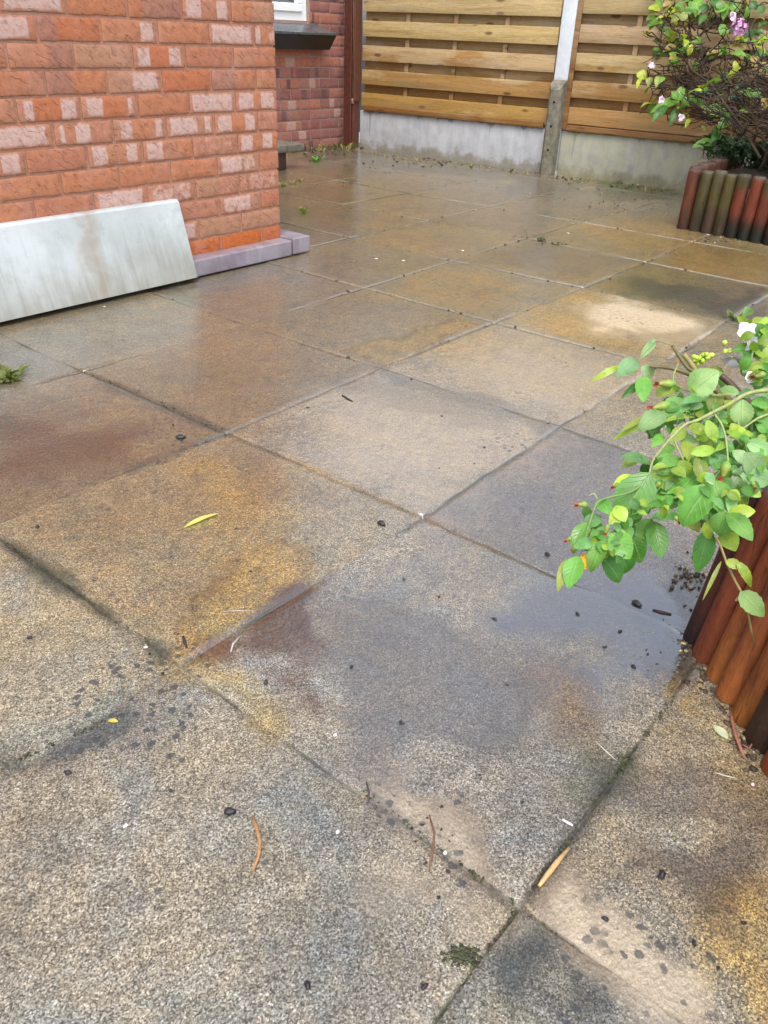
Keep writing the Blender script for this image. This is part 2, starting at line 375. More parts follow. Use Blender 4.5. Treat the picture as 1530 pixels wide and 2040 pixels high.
vattr('sb', [LAY['green'], wetc, joint, LAY['violet']])
edgm = np.clip(1-dj/.055, 0, 1)*np.clip((P2[..., 0]-2.3)/1.2, .05, 1)
TINT = {(2,1):(1.25,1.24,1.22),(1,0):(1.05,1.07,1.12),(1,1):(1.16,1.07,.87),(0,1):(1.1,1.05,.91),(0,0):(1.07,1.06,1.02),(1,-1):(1.1,1.02,.88),(0,-1):(.72,.79,.86),(3,1):(1.3,1.25,1.14),(4,1):(1.25,1.13,.80),(5,1):(.72,.70,.47),(3,2):(.92,.85,.64),(4,2):(.98,.91,.70),(5,2):(.98,.90,.70),(6,1):(1.0,.85,.45),(6,2):(1.1,.99,.62),(2,2):(.86,.79,.65),(1,2):(.84,.74,.60),(2,3):(.95,.90,.78),(3,3):(.84,.82,.76),(2,0):(.80,.79,.86),(1,3):(.80,.80,.82)}  # slab tones; the central slab is also brightened for reflected sky
tn = np.ones((I1-I0+1, J1-J0+1, 3))
for i in range(I0, I1+1):
    for j in range(J0, J1+1):
        k = npr.uniform(.88, 1.08); tn[i-I0, j-J0] = TINT.get((i, j)) or ((.98*k, .92*k, .74*k) if i > 3 else (.95*k, .93*k, .86*k))
tt = tn[A, B]
vattr('st', [tt[..., 0]*1.22, tt[..., 1]*1.22, tt[..., 2]*1.22, np.ones((nx, ny))])
vattr('sd', [LAY['spot'], LAY['tide'], LAY['spot'], LAY['spot']])
vattr('sc', [slabr[..., 0], slabr[..., 1], puddle, edgm])
me.shade_smooth()

def m_paving():
    g = G('paving_concrete')
    sa = g.at('sa'); sb = g.at('sb'); sc = g.at('sc')
    och, rus_refl, dar = g.sepc(sa.outputs['Color'])[:3]; pal = sa.outputs['Alpha']
    grn, wt, jo = g.sepc(sb.outputs['Color'])[:3]; vio = sb.outputs['Alpha']
    s0, s1, pud = g.sepc(sc.outputs['Color'])[:3]; s2 = sc.outputs['Alpha']
    grain = g.noise(380, 4, .8)
    cell = g.vor(560, out='Color'); cr = g.sepc(cell)[0]
    n_s = g.noise(55, 4, .65); n_m = g.noise(14, 5, .65); n_l = g.noise(3.2, 4, .6)
    agg = g.ramp(g.ma('ADD', g.ma('MULTIPLY', cr, .45), g.ma('MULTIPLY', g.mr(grain, .25, .75, 0, 1, False), .55)), [(.2, (.034, .030, .023)), (.38, (.122, .108, .083)), (.53, (.235, .213, .172)), (.70, (.355, .332, .281)), (.86, (.66, .65, .61))])
    tint = g.at('st').outputs['Color']; sdc = g.sepc(g.at('sd').outputs['Color'])
    c = g.mix(1.0, agg, tint, 'MULTIPLY')
    mott = g.ramp(g.ma('ADD', g.ma('MULTIPLY', n_m, .6), g.ma('MULTIPLY', n_l, .4)), [(.32, (.55, .57, .61)), (.5, (1, .98, .95)), (.68, (1.32, 1.25, 1.1))])
    c = g.mix(1.0, c, mott, 'MULTIPLY')
    c = g.mix(1.0, c, g.ramp(g.noise(5.5, 5, .7, .6), [(.36, (.84, .95, 1.10)), (.5, (1, 1, 1)), (.64, (1.05, 1.0, .88))]), 'MULTIPLY')
    c = g.mix(1.0, c, g.ramp(n_s, [(.32, (.72, .71, .68)), (.5, (1, 1, 1)), (.68, (1.2, 1.2, 1.2))]), 'MULTIPLY')
    def m(a, amp=.7, lo=.25, hi=.75):
        e = g.ma('ADD', g.ma('MULTIPLY', g.ma('SUBTRACT', n_m, .5), amp), g.ma('MULTIPLY', g.ma('SUBTRACT', n_s, .5), amp*.6))
        k = g.ma('MINIMUM', g.ma('MULTIPLY', a, 4.0), 1.0)
        return g.ma('ADD', a, g.ma('MULTIPLY', e, k), clamp=True)
    c = g.mix(g.ma('MULTIPLY', m(vio), .85), c, g.mix(.3, g.mix(1.0, c, (.55, .53, .60), 'MULTIPLY'), (.075, .070, .085)))
    c = g.mix(g.ma('MULTIPLY', m(och), .9), c, g.mix(1.0, c, (1.34, 1.10, .52), 'MULTIPLY'))
    c = g.mix(g.ma('MULTIPLY', m(rus_refl), .9), c, g.mix(1.0, c, (.40, .22, .14), 'MULTIPLY'))  # red-brown stain tone, also used for painted brick wall reflections
    c = g.mix(g.ma('MULTIPLY', m(pal), .85), c, g.mix(.75, c, g.mix(grain, (.40, .325, .23), (.86, .72, .53))))
    c = g.mix(g.ma('MULTIPLY', m(dar), .88), c, g.mix(.5, g.mix(1.0, c, (.32, .40, .49), 'MULTIPLY'), (.030, .043, .060)))
    c = g.mix(g.ma('MULTIPLY', m(grn), .85), c, g.mix(.5, g.mix(1.0, c, (.45, .55, .25), 'MULTIPLY'), (.045, .06, .02)))
    c = g.mix(g.ma('MULTIPLY', m(sdc[1]), .75), c, g.mix(1.0, c, (.42, .38, .34), 'MULTIPLY'))
    # pale limey margins along the joints of the farther slabs
    edg = g.ma('MULTIPLY', s2, g.mr(g.noise(2.6, 4, .6), .42, .6))
    c = g.mix(g.ma('MULTIPLY', g.ma('ADD', edg, g.ma('MULTIPLY', g.ma('SUBTRACT', n_s, .5), edg), clamp=True), .45), c, (.38, .35, .28))
    # lichen and dirt specks
    sp = g.vor(52, vec=g.n('ShaderNodeVectorMath', {0: g.obj, 1: g.n('ShaderNodeVectorMath', {0: g.noise(90, 3, col=True), 3: .016}, operation='SCALE').outputs[0]}, operation='ADD').outputs[0])
    spr = g.ma('MAXIMUM', g.mr(g.noise(5, 3), .55, .72), g.mr(g.ma('ADD', sdc[0], g.ma('MULTIPLY', g.ma('SUBTRACT', n_m, .5), .6)), .3, .7))
    spots = g.ma('MULTIPLY', g.mr(sp, g.ma('ADD', .02, g.ma('MULTIPLY', n_m, .42)), g.ma('ADD', .08, g.ma('MULTIPLY', n_m, .5)), 1, 0), spr)
    c = g.mix(g.ma('MULTIPLY', spots, .85), c, (.035, .042, .05))
    # joints: dark soil, silt and old mortar
    jn = g.noise(9, 4, .7)
    jc = g.ramp(jn, [(.35, (.028, .024, .018)), (.52, (.07, .06, .043)), (.68, (.26, .22, .16))])
    jc = g.mix(g.mr(g.noise(4, 2), .45, .6), jc, (.035, .048, .025))
    c = g.mix(g.ma('MULTIPLY', jo, g.mr(g.noise(6, 4), .38, .6, .08, .95)), c, jc)
    # wet stone is darker and richer
    wv = g.mr(g.ma('ADD', wt, g.ma('MULTIPLY', g.ma('SUBTRACT', n_m, .5), .5)), .25, .85)
    c = g.mix(wv, c, g.mix(1.0, c, (.72, .67, .575), 'MULTIPLY'))
    c = g.mix(pud, c, g.mix(1.0, c, (.30, .30, .34), 'MULTIPLY'))
    # relief: exposed grit, filled in by the water film
    h = g.ma('ADD', g.ma('MULTIPLY', grain, .7), g.ma('MULTIPLY', g.vor(150), .7))
    h = g.ma('ADD', h, g.ma('MULTIPLY', n_s, .8))
    nb = g.bump(h, 1.0, .006)
    rip = g.ma('ADD', g.noise(110, 3, .6), g.ma('MULTIPLY', g.noise(46, 3, .6), 1.0))
    cn = g.bump(rip, g.mr(pud, 0, 1, .30, .04, False), .004)
    cn = g.bump(g.ma('MULTIPLY', grain, .5), g.mr(wv, .2, 1, .4, .05, False), .002, cn)
    g.pbr(Base_Color=c, Roughness=g.mr(wv, 0, 1, .8, .42, False), Normal=nb, Coat_Weight=g.mr(wv, 0, 1, .22, 1.0, False), Coat_IOR=g.mr(pud, 0, 1, 2.1, 3.0, False),
          Coat_Roughness=g.mr(g.ma('ADD', wv, pud), 0, 2, .24, .0, False), Coat_Normal=cn)
    return g.m
me.materials.append(m_paving())
pav = bpy.data.objects.new('patio_paving', me); COL.objects.link(pav); tag(pav, 'wet stained square concrete paving slabs', 'paving', kind='structure')
mb = MB(); mb.add([(-60, -60, -.09), (60, -60, -.09), (60, 60, -.09), (-60, 60, -.09)], [(0, 1, 2, 3)])
tag(mb.build('ground', M_soil), 'bare soil ground round the patio', 'ground', kind='structure')

# ------------------------------------------------------------------ brick house
YW, XC, YB = 3.93*S, 4.243*S, 7.80*S
XE = 9.16*S
def m_brick(name, drag):
    g = G(name); at = g.at('Col'); pale = at.outputs['Alpha']
    n = g.noise(38, 5, .65); f = g.noise(220, 3, .6)
    uvp = g.at('uvp').outputs['Vector']; ew = g.sep(uvp)[2]; uvp = g.n('ShaderNodeVectorMath', {0: uvp, 1: (1, 1, 0)}, operation='MULTIPLY').outputs[0]
    c = g.mix(1.0, at.outputs['Color'], g.ramp(n, [(.28, (.72, .70, .68)), (.5, (1, 1, 1)), (.75, (1.2, 1.18, 1.15))]), 'MULTIPLY')
    c = g.mix(1.0, c, g.ramp(f, [(.3, (.86, .85, .84)), (.7, (1.12, 1.12, 1.12))]), 'MULTIPLY')
    pm = g.mr(g.ma('ADD', pale, g.ma('MULTIPLY', g.ma('SUBTRACT', n, .5), .7)), .38, .62)
    pm = g.ma('MULTIPLY', g.ma('MULTIPLY', pm, g.mr(pale, .05, .3)), g.mr(g.noise(60, 4, .7), .3, .6, .45, 1))
    pm = g.ma('MULTIPLY', pm, g.mr(g.ma('ADD', ew, g.ma('MULTIPLY', g.ma('SUBTRACT', n, .5), .25)), .02, .16))
    c = g.mix(g.ma('MULTIPLY', pm, .82), c, g.mix(f, (.42, .29, .25), (.56, .43, .40)))
    c = g.mix(g.mr(g.noise(6, 5, .7), .48, .72, 0, .32), c, (.44, .25, .19))
    # drag-wire creases: short slanting folds in the brick face
    v1 = g.n('ShaderNodeVectorMath', {0: uvp, 1: g.n('ShaderNodeVectorMath', {0: g.noise(16, 3, vec=uvp, col=True), 3: .045}, operation='SCALE').outputs[0]}, operation='ADD').outputs[0]
    cr = g.noise(1.0, 2, .5, 0, vec=g.mp((20, 120, 1), vec=g.mp((1, 1, 1), (0, 0, math.radians(38)), vec=v1)))
    crease = g.mr(cr, .58, .68)
    c = g.mix(g.ma('MULTIPLY', crease, .35*drag), c, g.mix(1.0, c, (.5, .42, .4), 'MULTIPLY'))
    h = g.ma('SUBTRACT', g.ma('ADD', g.ma('MULTIPLY', n, .5), g.ma('MULTIPLY', f, .25)), g.ma('MULTIPLY', crease, 1.1*drag))
    g.pbr(Base_Color=c, Roughness=.75, Normal=g.bump(h, .6, .003)); return g.m
def m_mortar(name, a, b):
    g = G(name); n = g.noise(60, 4, .7); l = g.noise(3, 4)
    c = g.mix(g.mr(n, .3, .7), a, b); c = g.mix(g.mr(l, .5, .7), c, g.mix(.25, c, (.4, .33, .28)))
    g.pbr(Base_Color=c, Roughness=.9, Normal=g.bump(n, .6, .004)); return g.m
M_brA, M_brB = m_brick('drag_face_brick', 1.0), m_brick('house_brick', .35)
M_moA = m_mortar('pink_mortar', (.34, .155, .095), (.42, .215, .14)); M_moB = m_mortar('pale_mortar', (.30, .19, .16), (.40, .27, .235))

house = empty('brick_house', (XC, YW, 0), 'red brick house with a projecting wing and a white window in the recess behind it', 'house')
H0 = V(XC, YW, 0)
def brick(mb, org, ax, out, L, z0, h, cols, uo, dz=.005):
    """one brick face: org = left end on the mortar plane, ax = direction along, out = outward; cols = [(frac, rgba)...]"""
    org = V(*org); ax = V(*ax); out = V(*out)
    us = [(0, 0), (.0, .55), (.004/L, 1)]
    st = [x for x in sorted(set([c[0] for c in cols])) if .03 < x < .97]
    for x in st: us += [(x-.03, 1), (x+.03, 1)]
    for x in np.linspace(.12, .88, 5):
        if all(abs(x-y) > .06 for y in st): us.append((x, 1))
    us = sorted(us, key=lambda t: t[0]); us += [(1-.004/L, 1), (1, .55), (1, 0)]
    ws = [(0, 0), (0, .55), (.0045/h, 1), (.35, 1), (.68, 1), (1-.0045/h, 1), (1, .55), (1, 0)]
    vs = []; cc = []; uv = []
    sk = rng.uniform(-.0015, .0015); jt = [rng.uniform(-.0012, .0012) for _ in us]; jb = [rng.uniform(-.0016, .0016) for _ in us]; pr = rng.uniform(-.0012, .0012)
    for a, (u, ku) in enumerate(us):
        k = 0
        k = cols[0][1]
        for q, c in cols[1:]:
            if u >= q: k = c
        for b, (w, kw) in enumerate(ws):
            kk = min(ku, kw)
            zz = z0+h*w+(jt[a] if w > .9 else jb[a] if w < .1 else 0)+sk*(u-.5)
            vs.append(org+ax*(L*u)+out*(dz*kk+pr*(kk > 0)+rng.uniform(-.0004, .0004))+V(0, 0, zz)); cc.append((*k[:3], k[3]*(.15 if u < .02 or u > .98 else 1))); uv.append((L*u+uo[0], h*w+uo[1], min(w, 1-w)))
    m = len(ws); fs = [(a*m+b, (a+1)*m+b, (a+1)*m+b+1, a*m+b+1) for a in range(len(us)-1) for b in range(m-1)]
    mb.add(vs, fs, cc, uv)
OR = [(.37, .140, .067), (.355, .138, .070), (.375, .150, .075), (.345, .134, .072), (.36, .155, .085)]
HOT = (.37, .122, .052); MAUVE = (.30, .132, .088); TAN = (.335, .165, .095); PK = (.355, .152, .09)
def q(c, p=0.0): return (*c, p)
PALE = {  # (course, brick from the corner): bands from left to right
 (11,1): [(0,q(PK,.9)),(.36,q(PK,.3)),(.72,q(PK,.9))], (11,2): [(0,q(OR[0])),(.27,q(MAUVE,.3))],
 (10,1): [(0,q(PK,1))], (10,3): [(0,q(OR[2])),(.7,q(PK,.95))], (10,4): [(0,q(MAUVE)),(.28,q(HOT))], (10,5): [(0,q(OR[1])),(.4,q(PK,.7)),(.9,q(OR[1]))],
 (9,0): [(0,q(PK,.3)),(.5,q(OR[3]))], (9,2): [(0,q(PK,.85)),(.31,q(HOT)),(.68,q(PK,.9)),(.92,q(OR[2]))], (9,3): [(0,q(TAN,.15))], (9,4): [(0,q(OR[4])),(.6,q(MAUVE))],
 (8,2): [(0,q(HOT))], (8,3): [(0,q(TAN)),(.45,q(PK,.85))], (8,4): [(0,q(MAUVE,.25)),(.42,q(OR[0]))],
 (7,0): [(0,q(PK,.85)),(.42,q(OR[2])),(.6,q(PK,.75))], (7,1): [(0,q(PK,1))], (7,2): [(0,q(OR[1]))], (7,3): [(0,q(PK,.7)),(.38,q(HOT)),(.82,q(PK,.7))], (7,4): [(0,q(PK,.7)),(.25,q(HOT)),(.69,q(PK,.9))],
 (6,1): [(0,q(PK,.95)),(.38,q(OR[0])),(.7,q(PK,.8)),(.95,q(OR[0]))], (6,2): [(0,q(PK,.9)),(.64,q(TAN)),(.8,q(PK,.7)),(.95,q(OR[2]))], (6,3): [(0,q(TAN)),(.1,q(PK,.55)),(.37,q(OR[2])),(.8,q(PK,.9))], (6,4): [(0,q(PK,.8)),(.17,q(OR[4])),(.34,q(PK,.75)),(.6,q(PK,.35))], (6,5): [(0,q(PK,.9)),(.7,q(PK,.6))],
 (5,0): [(0,q(PK,.8)),(.36,q(OR[1])),(.6,q(PK,.8)),(.86,q(OR[0]))], (5,1): [(0,q(PK,.4))], (5,2): [(0,q(PK,.9)),(.37,q(PK,.35)),(.7,q(OR[2]))], (5,3): [(0,q(PK,.8)),(.35,q(OR[4])),(.7,q(PK,.7))], (5,4): [(0,q(OR[3]))],
 (4,1): [(0,q(PK,.7)),(.55,q(TAN,.5))], (4,2): [(0,q(OR[0]))],
 (3,0): [(0,q(PK,.45))], (3,1): [(0,q(TAN,.35)),(.5,q(PK,.4))], (3,2): [(0,q(PK,.5))], (2,1): [(0,q(PK,.6)),(.75,q(TAN,.2))], (2,2): [(0,q(PK,.3))], (2,3): [(0,q(MAUVE)),(.3,q(OR[1]))], (1,0): [(0,q(TAN,.2))], (1,1): [(0,q(TAN,.15))],
}
def rnd_cols():
    r = rng.random()
    if r < .3: return [(0, q(rng.choice(OR)))]
    if r < .5: return [(0, q(rng.choice(OR), .3)), (rng.uniform(.3, .7), q(rng.choice(OR+[TAN])))]
    if r < .65: return [(0, q(PK, rng.uniform(.3, 1)))]
    if r < .85: return [(0, q(PK, .8)), (rng.uniform(.2, .4), q(rng.choice(OR+[HOT]))), (rng.uniform(.6, .8), q(PK, rng.uniform(.2, .9)))]
    return [(0, q(MAUVE, .2)), (rng.uniform(.3, .6), q(rng.choice(OR)))]
mbA = MB(); mbO = MB(); mbR = MB()
Z0, CH = .125-.0, .0746
XL = -2.6
for k in range(0, 34):
    z0 = Z0-CH+CH*k+.005; h = CH-.010
    if k == 0: z0 = .04; h = .125-.04-.004
    x = XC; i = 0
    while x > XL:
        L = (.1025 if i == 0 else .215) if k % 2 == 0 else .215
        cols = PALE.get((k, i)) or ([(0, q((.40, .098, .017) if i else (.37, .105, .035)))] if k == 0 else rnd_cols())
        brick(mbO if k == 0 else mbA, (x-L-H0[0], -.0, 0), (1, 0, 0), (0, -1, 0), L-(.0 if i == 0 else .0), z0, h, cols, (rng.random()*9, rng.random()*9), .0028)
        x -= L+.010; i += 1
    # the wing's return face, turned away from the camera
    y = YW; i = 0
    while y < YB:
        L = (.1025 if i == 0 else .215) if k % 2 == 1 else .215
        brick(mbR, (0, y-H0[1], 0), (0, 1, 0), (1, 0, 0), min(L, YB-y), z0, h, rnd_cols() if k else [(0, q((.50, .115, .022)))], (rng.random()*9, rng.random()*9))
        y += L+.010; i += 1
wA = mbA.build('wall', M_brA, house); autosmooth(wA, 50)
m = MB(); m.box((XL-XC, .0025, 0), (-.0025, YB-YW+.25, 2.64)); m.build('mortar', M_moA, wA, False)
autosmooth(mbR.build('wall', M_brA, house), 50)
oc = autosmooth(mbO.build('brick_course', M_brA, house), 50); tag(oc, 'bright orange smooth bricks at the foot of the wall')
# recessed back wall with the window
WX1, WZ0, WZ1, WX0 = 5.33, .905, 2.05, 4.25
mbB = MB()
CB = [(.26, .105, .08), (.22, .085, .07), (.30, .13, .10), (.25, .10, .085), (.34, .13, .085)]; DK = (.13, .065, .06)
for k in range(-1, 34):
    z0 = CH*k+.005; h = CH-.010; x = XE+.06; i = 0
    hot = 8 <= k <= 10
    while x > XC:
        L = (.06 if i == 0 else .215) if k % 2 == 0 else (.17 if i == 0 else .215)
        x0, x1 = x-L, x
        zc = z0+h/2
        if WZ0 < zc < WZ1 and x1 > WX0 and x0 < WX1: x0 = max(x0, WX1+.004)
        if x1-x0 > .02:
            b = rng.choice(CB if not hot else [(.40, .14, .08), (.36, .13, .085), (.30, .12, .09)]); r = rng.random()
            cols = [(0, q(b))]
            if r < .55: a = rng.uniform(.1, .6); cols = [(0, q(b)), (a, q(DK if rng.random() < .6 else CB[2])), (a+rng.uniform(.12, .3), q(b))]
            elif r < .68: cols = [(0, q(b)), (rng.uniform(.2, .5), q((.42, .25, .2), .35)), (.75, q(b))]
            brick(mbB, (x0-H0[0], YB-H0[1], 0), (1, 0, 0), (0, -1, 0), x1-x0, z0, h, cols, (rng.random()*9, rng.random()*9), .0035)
        x -= L+.010; i += 1
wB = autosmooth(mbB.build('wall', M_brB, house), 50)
m = MB()
yb = YB-YW+.0025
m.box((-.1, yb, -.08), (XE+.06-XC, yb+.25, WZ0)); m.box((-.1, yb, WZ1), (XE+.06-XC, yb+.25, 2.64)); m.box((WX1-XC, yb, WZ0+.0005), (XE+.06-XC, yb+.25, WZ1-.0005)); m.box((-.1, yb, WZ0+.0005), (WX0-XC, yb+.25, WZ1-.0005))
m.build('mortar', M_moB, wB, False)
g = G('upvc'); n_ = g.noise(8, 3); g.pbr(Base_Color=g.mix(n_, (.76, .82, .84), (.86, .90, .91)), Roughness=.22); M_upvc = g.m
g = G('window_glass'); g.pbr(Base_Color=(.012, .016, .04), Roughness=.04, Specular_IOR_Level=.8); M_glass = g.m
def ring(mb, x0, x1, z0, z1, w, y0, y1, bev=.004):
    mb.box((x0, y0, z0), (x1, y1, z0+w), bev=bev); mb.box((x0, y0, z1-w), (x1, y1, z1), bev=bev)
    mb.box((x0, y0+.001, z0+w-.004), (x0+w, y1, z1-w+.004), bev=bev); mb.box((x1-w, y0+.001, z0+w-.004), (x1, y1, z1-w+.004), bev=bev)
m = MB(); ring(m, WX0-XC+.002, WX1-XC-.002, WZ0+.002, WZ1-.002, .062, yb+.02, yb+.09)
m.box((WX0-XC+.064, yb+.021, WZ0+.064), (WX1-XC-.064, yb+.03, WZ0+.066))
win = m.build('window', M_upvc, house); autosmooth(win)
m = MB(); ring(m, WX0-XC+.058, WX1-XC-.058, WZ0+.058, WZ1-.058, .058, yb+.005, yb+.07, .008); autosmooth(m.build('frame', M_upvc, win))
m = MB(); m.box((WX0-XC+.1, yb+.04, WZ0+.1), (WX1-XC-.1, yb+.05, WZ1-.1)); m.build('pane', M_glass, win)
# sloping slate sill on a black board
g = G('wet_slate'); nn = g.noise(1, 5, .6, 0, vec=g.mp((14, 60, 20), (0, 0, .5))); ww = g.vor(1, vec=g.mp((9, 1.5, 1), (0, 0, .35)))
g.pbr(Base_Color=g.mix(nn, (.03, .04, .048), (.09, .11, .125)), Roughness=g.mr(nn, .3, .7, .2, .45), Normal=g.bump(nn, .5, .004), Coat_Weight=.6, Coat_Roughness=.1); M_slate = g.m
g = G('black_paint'); g.pbr(Base_Color=(.018, .012, .012), Roughness=.3); M_black = g.m
m = MB(); xr = 8.72*S-XC; xf = 8.86*S-XC; yf = yb-.145
n = 7; xs = [-.3+(xr+.3)*k/n for k in range(n+1)]
for k in range(n):
    a, b = xs[k]+.002, xs[k+1]; fa2, fb2 = a, b if k < n-1 else xf-.01
    v = [(a, yb, .878), (b, yb, .878), (fb2, yf, .822), (a, yf, .822)]
    m.add(v+[(p[0], p[1], p[2]+.014+.002*(k % 2)) for p in v], [(3, 2, 1, 0), (4, 5, 6, 7), (0, 1, 5, 4), (1, 2, 6, 5), (2, 3, 7, 6), (3, 0, 4, 7)])
sill = m.build('window_sill', M_slate, house, False)
m = MB(); zt, zb = .8205, .722
v = [(-.3, yf+.004, zt), (xf, yf+.004, zt), (xf-.03, yf+.05, zb), (-.3, yf+.05, zb), (-.3, yb-.0065, zt+.05), (xr+.01, yb-.0065, zt+.052), (xr-.02, yb-.0065, zb), (-.3, yb-.0065, zb)]
m.add(v, [(0, 3, 2, 1), (4, 5, 6, 7), (1, 2, 6, 5), (0, 1, 5, 4), (3, 7, 6, 2), (0, 4, 7, 3)]); m.build('fascia', M_black, sill, False)

# ------------------------------------------------------------------ edging blocks at the foot of the wing
g = G('mauve_glazed_block'); n1 = g.noise(9, 5, .6); n2 = g.noise(70, 3); st_ = g.noise(1, 4, .6, vec=g.mp((16, 16, 3)))
c = g.mix(g.mr(n1, .35, .65), (.17, .145, .17), (.25, .222, .252)); c = g.mix(g.mr(st_, .55, .75, 0, .5), c, (.32, .29, .33)); c = g.mix(g.mr(n2, .62, .75, 0, .4), c, (.08, .065, .075))
g.pbr(Base_Color=c, Roughness=g.mr(n1, .3, .7, .28, .45), Normal=g.bump(n2, .15, .002), Coat_Weight=.35, Coat_Roughness=.2); M_mauve = g.m
def edging(lo, hi, label):
    m = MB(); ce = ((lo[0]+hi[0])/2, (lo[1]+hi[1])/2, 0)
    m.box(lo, hi, bev=.006, seg=3); o = m.build('edging_block', M_mauve, None, True, ce); autosmooth(o, 40)
    return tag(o, label, 'edging block', 'mauve edging blocks at the foot of the brick wall')
YK = 3.80*S
edging((3.36*S, YK, .006), (4.232*S, YW-.004, .070), 'long mauve edging block running along the foot of the brick wall')
edging((4.243*S, YK-.004, .009), (4.41*S, YW+.34, .077), 'short end mauve edging block at the corner, jutting past the brick wall')

# ------------------------------------------------------------------ white concrete board leaning on the wall
g = G('white_board'); n1 = g.noise(4, 5, .6); dr = g.noise(1, 4, .65, .3, vec=g.mp((30, 1, 3.2), (0, .28, 0))); n3 = g.noise(120, 3)
zz = g.sep(g.obj)[2]
c = g.mix(g.mr(n1, .3, .7), (.33, .365, .37), (.44, .48, .49))
xx = g.sep(g.obj)[0]
low = g.mr(g.ma('ADD', zz, g.ma('MULTIPLY', g.ma('SUBTRACT', g.ma('ADD', g.ma('MULTIPLY', dr, .5), g.ma('MULTIPLY', n1, .5)), .5), .45)), -.06, .24, 1, 0)
c = g.mix(g.ma('MULTIPLY', low, .95), c, g.mix(dr, (.14, .135, .10), (.30, .30, .25)))
c = g.mix(g.mr(g.noise(22, 5, .7), .5, .78, 0, .45), c, (.21, .205, .165)); c = g.mix(g.mr(g.noise(1, 3, .6, vec=g.mp((60, 1, 5), (0, .5, 0))), .6, .75, 0, .35), c, (.50, .53, .53))
patch = g.ma('MULTIPLY', g.mr(g.ma('ABSOLUTE', g.ma('ADD', g.ma('SUBTRACT', xx, -.42), g.ma('MULTIPLY', g.ma('SUBTRACT', n1, .5), .16))), .01, .06, 1, 0), g.mr(g.noise(14, 4), .3, .6))
c = g.mix(g.ma('MULTIPLY', patch, .6), c, (.24, .19, .13))
drip = g.ma('MULTIPLY', g.mr(dr, .56, .72), g.mr(zz, .02, .26, .75, .15))
c = g.mix(drip, c, (.27, .28, .25))
g.pbr(Base_Color=c, Roughness=.5, Normal=g.bump(n3, .12, .002), Coat_Weight=.15, Coat_Roughness=.3); M_board = g.m
th = math.atan2(3.86-3.733, .455); Lb, tb = .285, .056
m = MB(); x1 = 3.334*S; x0 = x1-1.83
bm = bmesh.new()
prof = [(0, 0), (tb, 0), (tb, Lb), (tb*.75, Lb+.006), (tb*.4, Lb+.007), (.006, Lb+.001), (0, Lb-.008)]
ring0 = [bm.verts.new((x0-x1, a, b)) for a, b in prof]; ring1 = [bm.verts.new((0, a, b)) for a, b in prof]
bm.faces.new(ring0); bm.faces.new(ring1[::-1])
for k in range(len(prof)): bm.faces.new((ring0[k-1], ring0[k], ring1[k], ring1[k-1]))
bmesh.ops.recalc_face_normals(bm, faces=bm.faces)
bmesh.ops.bevel(bm, geom=[e for e in bm.edges if abs(e.verts[0].co.x-e.verts[1].co.x) < 1e-6], offset=.002, segments=1, affect='EDGES')
m.addbm(bm, M=Matrix.Rotation(-th, 4, 'X'))
ob = m.build('gravel_board', M_board); ob.location = (x1, 3.733*S, tb*math.sin(th)+.004); autosmooth(ob, 30)
tag(ob, 'white stained concrete board lying lengthwise and leaning against the front brick wall', 'board')

# ------------------------------------------------------------------ fence
FO = V(9.25, 7.52, 0)*S; FE = V(9.575, 3.05, 0)*S
fd = (FE-FO)/np.linalg.norm(FE-FO); frz = math.atan2(fd[1], fd[0])
def fpt(x, y=0.0, z=0.0): return FO+fd*x+V(-fd[1], fd[0], 0)*y+V(0, 0, z)
def m_wood(name):
    g = G(name); at = g.at('Col'); rn = at.outputs['Alpha']
    off = g.n('ShaderNodeVectorMath', {0: g.obj, 1: g.comb(g.ma('MULTIPLY', rn, 7.0), g.ma('MULTIPLY', rn, 3.0), g.ma('MULTIPLY', rn, 11.0))}, operation='ADD').outputs[0]
    wv = g.noise(1, 4, .6, .6, vec=g.mp((1.6, 14, 26), vec=off)); fine = g.noise(1, 3, .6, vec=g.mp((9, 60, 210), vec=off))
    rings = g.ma('ABSOLUTE', g.ma('SINE', g.ma('MULTIPLY', wv, 46.0)))
    c = g.mix(1.0, at.outputs['Color'], g.ramp(wv, [(.3, (.72, .64, .52)), (.5, (1, 1, 1)), (.7, (1.15, 1.12, 1.08))]), 'MULTIPLY')
    c = g.mix(g.mr(rings, .0, .6, .5, 0), c, g.mix(1.0, c, (.55, .42, .30), 'MULTIPLY'))
    c = g.mix(g.mr(fine, .45, .72, 0, .5), c, g.mix(1.0, c, (.62, .52, .42), 'MULTIPLY'))
    kn = g.vor(1, vec=g.mp((3.6, 1, 10), vec=off)); kk = g.mr(kn, .08, .17, 1, 0)
    c = g.mix(g.ma('MULTIPLY', kk, .8), c, (.10, .045, .018))
    c = g.mix(g.mr(g.noise(1, 4, .6, vec=g.mp((2.2, 9, 16), vec=off)), .52, .7, 0, .5), c, (.34, .30, .235))
    # rain-soaked patches keep a richer colour
    wet_ = g.mr(g.ma('ADD', g.noise(1, 4, .6, vec=g.mp((1.3, 3, 5))), g.mr(g.sep(g.obj)[2], .3, .95, .20, -.10, False)), .50, .62)
    c = g.mix(g.ma('MULTIPLY', wet_, .75), c, g.mix(1.0, c, (.74, .54, .27), 'MULTIPLY'))
    g.pbr(Base_Color=c, Roughness=g.mr(wet_, 0, 1, .72, .45), Normal=g.bump(g.ma('ADD', wv, g.ma('MULTIPLY', fine, .4)), .3, .003)); return g.m
M_wood = m_wood('pale_pine'); M_brown = m_vc('brown_stain_timber', .5, .35, 30, .3)
